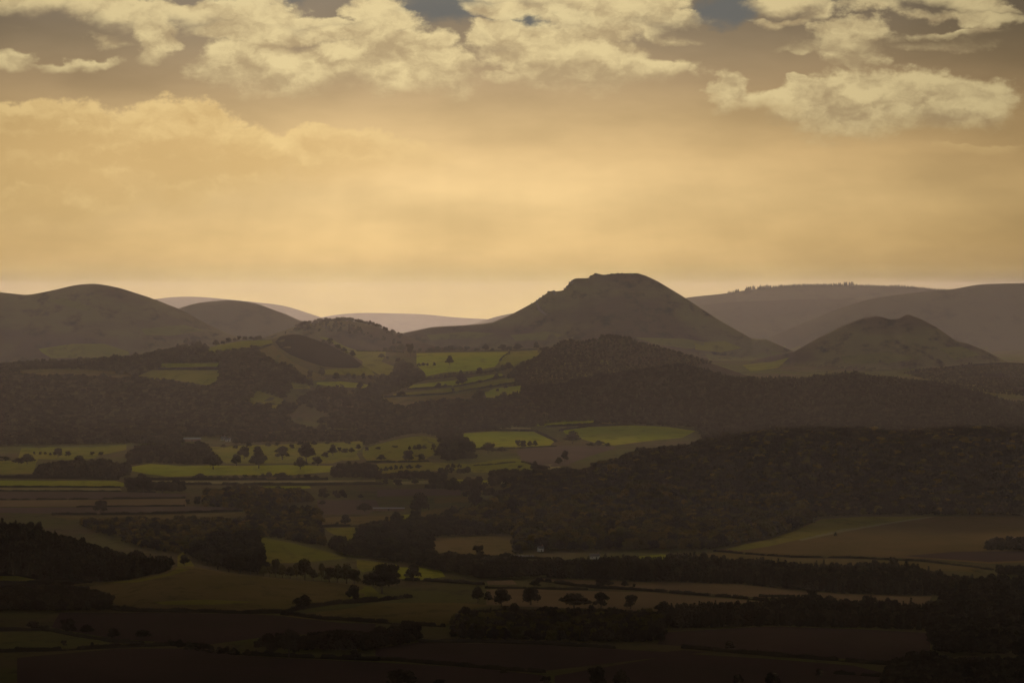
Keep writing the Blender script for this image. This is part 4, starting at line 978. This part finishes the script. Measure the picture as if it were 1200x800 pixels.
# ------------------------------------------------------------------ farm buildings
def gable(name, label, cat, px, py, L, W, eave, ridge, rot, wall='wall_white', roof='slate', group=None, dmin=6200, dmax=19000, nwin=3, chimney=True, door=True):
    """a gabled building: wall body, two roof slopes, windows with frames, door, chimney"""
    x, d, z = ground_at(px, py, dmin, dmax)
    root = bpy.data.objects.new(name, None); COL.objects.link(root); root.location = (x, d, z); root.rotation_euler = (0, 0, R(rot))
    tag(root, label, cat, group)
    l, w = L / 2, W / 2
    v = [(-l,-w,-1.5),(l,-w,-1.5),(l,w,-1.5),(-l,w,-1.5),(-l,-w,eave),(l,-w,eave),(l,w,eave),(-l,w,eave),(-l,0,ridge),(l,0,ridge)]
    me = bpy.data.meshes.new('wall'); me.from_pydata(v, [], [(0,1,5,4),(1,2,6,9,5),(2,3,7,6),(3,0,4,8,7),(4,5,9,8),(6,7,8,9)]); me.materials.append(M[wall])
    new_obj('wall', me, root)
    sl = (ridge - eave) / w; t = .25; ov = .5
    v, f = [], []
    for s in (-1, 1):
        a = len(v)
        for dz_ in (.06, .06 + t):
            for xx in (-l - ov, l + ov):
                v += [(xx, 0, ridge + dz_), (xx, s * (w + ov), eave - sl * ov + dz_)]
        b = a + 4
        f += [(a, a+1, a+3, a+2), (b, b+2, b+3, b+1), (a, a+2, b+2, b), (a+1, b+1, b+3, a+3), (a, b, b+1, a+1), (a+2, a+3, b+3, b+2)]
    rme = bpy.data.meshes.new('roof'); rme.from_pydata(v, [], f); rme.materials.append(M[roof])
    bm = bmesh.new(); bm.from_mesh(rme); bmesh.ops.recalc_face_normals(bm, faces=bm.faces); bm.to_mesh(rme); bm.free()
    rf = new_obj('roof', rme, root)
    def box(nm, cx, cy_, cz, sx_, sy_, sz_, m, par):
        vv = [(cx + a * sx_ / 2, cy_ + b * sy_ / 2, cz + c * sz_ / 2) for a in (-1, 1) for b in (-1, 1) for c in (-1, 1)]
        mm = bpy.data.meshes.new(nm); mm.from_pydata(vv, [], [(0,1,3,2),(4,6,7,5),(0,4,5,1),(2,3,7,6),(0,2,6,4),(1,5,7,3)]); mm.materials.append(M[m])
        return new_obj(nm, mm, par)
    for i in range(nwin):
        cx = -l + L * (i + .5) / max(nwin, 1)
        for cz in ([eave * .72, eave * .28] if eave > 4 else [eave * .55]):
            if door and cz < eave * .6 and i == nwin // 2: continue
            fr = box('window', cx, -w - .04, cz, 1.2, .12, 1.3, 'wall_white', root)
            box('pane', cx, -w - .12, cz, .95, .05, 1.05, 'glass', fr)
    if door: box('door', -l + L * (nwin // 2 + .5) / max(nwin, 1), -w - .05, 1.05, 1.1, .12, 2.1, 'door', root)
    if chimney: box('chimney', l * .7, 0, ridge + .7, .9, .9, 1.8, 'wall_brick', rf)
    return root
gable('barn', 'long pale roofed barn at the foot of the left wood', 'barn', 225, 517, 24, 16, 3.4, 4.7, 2, 'wall_brick', 'tin', nwin=0, chimney=False, door=True)
gable('cottage', 'left white cottage right of the pale roofed barn', 'house', 261.5, 515.5, 6, 5, 3.2, 5.2, 8, nwin=2, group='white cottages by the left wood')
gable('cottage', 'right white cottage of the pair beside the pale roofed barn', 'house', 267, 517, 6.5, 5, 3.2, 5.2, -14, nwin=2, group='white cottages by the left wood')
gable('farm_shed', 'long low shed with pale roof behind the dark valley trees', 'shed', 455.5, 598, 36, 12, 2.2, 3.4, 1, 'wall_brick', 'tin', nwin=0, chimney=False)
gable('cottage', 'tiny bright white house at the edge of the spur wood', 'house', 633.5, 646, 5.5, 5, 3.6, 5.8, 20, nwin=1)
gable('cottage', 'low white house between the tree belt and the spur wood', 'house', 697, 654.5, 9, 6, 3.0, 5.2, -8, nwin=2)
gable('farmhouse', 'tall white farmhouse among trees at the right edge', 'house', 1186, 640, 9, 8, 5.6, 8.8, 12, nwin=3)
gable('farmhouse', 'white farmhouse in the dark wood at the lower right', 'house', 1082, 735, 10, 7, 3.4, 5.4, -6, nwin=3)
gable('cottage', 'left pale cottage in the dark wood at the right edge of the foreground', 'house', 1163, 744, 8, 6, 3.0, 5.0, 10, nwin=2, group='pale cottages in the right wood')
gable('cottage', 'right pale cottage in the dark wood at the right edge of the foreground', 'house', 1176, 746, 7, 6, 3.0, 5.0, -12, nwin=2, group='pale cottages in the right wood')
gable('cottage', 'small white house hidden in the second tree belt on the right', 'house', 1010, 716, 5, 5, 3.4, 5.2, 0, nwin=1)
# white caravans parked by the hedge of the rectangular field
def caravan_parts():
    v = [(-3,-1.15,.5),(3,-1.15,.5),(3,1.15,.5),(-3,1.15,.5),(-3.2,-1.15,1.6),(3.2,-1.15,1.6),(3.2,1.15,1.6),(-3.2,1.15,1.6),(-2.7,-1.1,2.6),(2.7,-1.1,2.6),(2.7,1.1,2.6),(-2.7,1.1,2.6)]
    f = [(0,3,2,1)] + [(a + i, a + (i + 1) % 4, a + 4 + (i + 1) % 4, a + 4 + i) for a in (0, 4) for i in range(4)] + [(8,9,10,11)]
    body = bpy.data.meshes.new('body'); body.from_pydata(v, [], f); body.materials.append(M['caravan_white'])
    win = bpy.data.meshes.new('window'); win.from_pydata([(-.6,-1.2,1.35),(.6,-1.2,1.35),(.6,-1.18,2.05),(-.6,-1.18,2.05),(-.6,-1.12,1.35),(.6,-1.12,1.35),(.6,-1.1,2.05),(-.6,-1.1,2.05)], [], [(0,1,2,3),(4,7,6,5),(0,4,5,1),(3,2,6,7),(0,3,7,4),(1,5,6,2)]); win.materials.append(M['glass'])
    t = 10; vv = [(.32 * math.cos(i * 2 * math.pi / t), y, .32 + .32 * math.sin(i * 2 * math.pi / t)) for y in (-1.1, -.88) for i in range(t)]
    wh = bpy.data.meshes.new('wheel'); wh.from_pydata(vv, [], [tuple(range(t)), tuple(range(2 * t - 1, t - 1, -1))] + [(i, t + i, t + (i + 1) % t, (i + 1) % t) for i in range(t)]); wh.materials.append(M['glass'])
    return body, win, wh
CB, CW_, CWH = caravan_parts()
for i, px_ in enumerate((601, 606.5, 612.5, 618, 623.5)):
    x, d, z = ground_at(px_, 652.4)
    r = bpy.data.objects.new('caravan', None); COL.objects.link(r); r.location = (x, d, z); r.rotation_euler = (0, 0, R((4, -9, 12, -3, 7)[i])); r.scale = (.62, .62, .8)
    tag(r, f'{ORD[i]} white caravan from the left by the hedge of the rectangular dim field', 'caravan', 'white caravans parked along the hedge')
    new_obj('body', CB, r)
    for dx_ in (-1.5, 1.5):
        o = new_obj('window', CW_, r); o.location.x = dx_
    for dy_ in (0, 1.98):
        o = new_obj('wheel', CWH, r); o.location.y = dy_
# rocky tors on the summit ridge of the craggy hill
def tor(label, spans, seed):
    rr = np.random.default_rng(seed); vs, fs, n0 = [], [], 0
    gx, gz = next((p[5], p[6]) for p, h in zip(PREP, HILLS) if 'craggy flat' in h[1])
    for a, b, k, s in spans:
        for q in range(k):
            X = (rr.uniform(a, b) - 600) / F * 18800; Y = 18800 + rr.uniform(-45, 10)
            z = float(terrain(np.array([X]), np.array([Y]))[0])
            v = ICO_V * (s * rr.uniform(.5, 1.2, (1, 3)) * (1.4, 1.2, .8)) * rr.uniform(.7, 1.25, (12, 1)) + (X, Y, z)
            vs.append(v); fs.append(np.array(ICO_F) + n0); n0 += 12
    tag(new_obj('rock_outcrop', mesh_np('rock_outcrop', np.concatenate(vs), np.concatenate(fs), M['crag'])), label, 'rock outcrop', 'rocky tors on the craggy summit')
tor('small rocky step low on the left shoulder of the craggy summit', [(622,640,10,2.4),(641,650,6,3.0)], 1)
tor('jagged rocky edge at the left end of the craggy summit top', [(662,676,12,3.0)], 2)
tor('dark rocks along the flat top of the craggy summit', [(690,702,8,3.0),(702,745,12,2.2)], 3)
# ------------------------------------------------------------------ unseen cumulus added above the view to shade the land
def build_shade_clouds(SHADE_CLOUDS, label, fade):
    """out-of-view cumulus added to cast shade: closed lumpy bodies, flat below and billowing above"""
    vs, fs, n0 = [], [], 0
    u = 22; w = 11
    for cx, cy_, rx, ry, h in SHADE_CLOUDS:
        th = np.linspace(0, 2 * np.pi, u, endpoint=False); ph = np.linspace(-np.pi / 2, np.pi / 2, w)
        T, P = np.meshgrid(th, ph)
        bx, by, bz = np.cos(T) * np.cos(P), np.sin(T) * np.cos(P), np.sin(P)
        r = 1 + 0.55 * fbm(bx * 2.3 + cx / 900 + 40, by * 2.3 + bz * 1.7 + cy_ / 900 + 40, 4)
        x = cx + bx * rx * r; y = cy_ + by * ry * r
        z = 1250 + np.where(bz > 0, bz * h * r, bz * h * 0.18)
        vs.append(np.stack([x, y, z], -1).reshape(-1, 3))
        idx = n0 + np.arange(u * w).reshape(w, u)
        nx = np.roll(idx, -1, 1)
        fs.append(np.stack([idx[:-1], nx[:-1], nx[1:], idx[1:]], -1).reshape(-1, 4))
        n0 += u * w
    def shade(t, b, o):
        d = t.nodes.new('ShaderNodeBsdfDiffuse'); d.inputs[0].default_value = (.85, .85, .85, 1)
        r = t.nodes.new('ShaderNodeBsdfTranslucent'); r.inputs[0].default_value = (.85, .85, .85, 1)
        x = t.nodes.new('ShaderNodeMixShader'); x.inputs[0].default_value = 0.45
        t.links.new(d.outputs[0], x.inputs[1]); t.links.new(r.outputs[0], x.inputs[2]); 
        n = noise(scaled(pos(t), (1 / 900, 1 / 900, 1 / 900)), 1, 5, 0.6)
        s = t.nodes.new('ShaderNodeSeparateXYZ'); t.links.new(pos(t), s.inputs[0])
        thin = sstep(V(s.outputs[1]) * (1 / 1000.0) + (n - 0.5) * 5.0, 9.8, 15.4)     # made more see-through sunward, so farther fields get more light
        tr = t.nodes.new('ShaderNodeBsdfTransparent'); y = t.nodes.new('ShaderNodeMixShader')
        t.links.new((thin * fade[0] + fade[1]).x, y.inputs[0])
        t.links.new(x.outputs[0], y.inputs[1]); t.links.new(tr.outputs[0], y.inputs[2]); t.links.new(y.outputs[0], o.inputs[0])
    o = new_obj('shade_clouds', mesh_np('shade_clouds', np.concatenate(vs), np.concatenate(fs), mat('shade_cloud_white', shade), True))
    tag(o, label, None, None, 'stuff')
SHADE_CLOUDS = []
for y_ in np.arange(-2500, 17600, 620):
    for x_ in np.arange(-3600, 3601, 1250):
        if 14500 < y_ < 16700 and -1000 < x_ < 1000: continue            # a gap lets the sun on to the spur wood
        SHADE_CLOUDS.append((x_ + random.uniform(-350, 350), y_ + random.uniform(-180, 180), random.uniform(700, 1000), random.uniform(420, 640), random.uniform(120, 260)))
build_shade_clouds(SHADE_CLOUDS, 'unseen cumulus bank added to shade the near valley', (0.68, 0.22))  # bank added out of view to darken the foreground
build_shade_clouds([(60, 16950, 330, 420, 130), (330, 16900, 420, 560, 160), (620, 16850, 420, 560, 150), (900, 16850, 420, 560, 150), (1180, 16800, 420, 560, 140)]  # extra bodies added out of view to shade the right-hand woods
             + [(x, 19900 + 40 * (i % 3), 260, 600, 150 + 20 * (i % 2)) for i, x in enumerate(range(60, 1400, 190))],
             'unseen rows of cumulus added to shade the wooded hills on the right', (0.0, 0.03))
# ------------------------------------------------------------------ haze
HZ = dict(density=2.7e-6, g=0.8, color=(1.0, 0.88, 0.94))
def build_haze():
    x0, x1, y0, y1, z0, z1 = -9500, 9500, -600, 50500, -60, 366
    v = [(x, y, z) for z in (z0, z1) for y in (y0, y1) for x in (x0, x1)]
    f = [(0, 2, 3, 1), (4, 5, 7, 6), (0, 1, 5, 4), (2, 6, 7, 3), (0, 4, 6, 2), (1, 3, 7, 5)]
    m = bpy.data.materials.new('haze'); m.use_nodes = True; t = m.node_tree; t.nodes.clear()
    o = t.nodes.new('ShaderNodeOutputMaterial'); p = t.nodes.new('ShaderNodeVolumePrincipled')
    p.inputs['Density'].default_value = HZ['density']; p.inputs['Anisotropy'].default_value = HZ['g']
    p.inputs['Color'].default_value = (*HZ['color'], 1)
    t.links.new(p.outputs[0], o.inputs['Volume'])
    ob = new_obj('haze', mesh_np('haze', v, f, m))
    tag(ob, 'golden evening haze filling the valley', None, None, 'stuff')
build_haze()
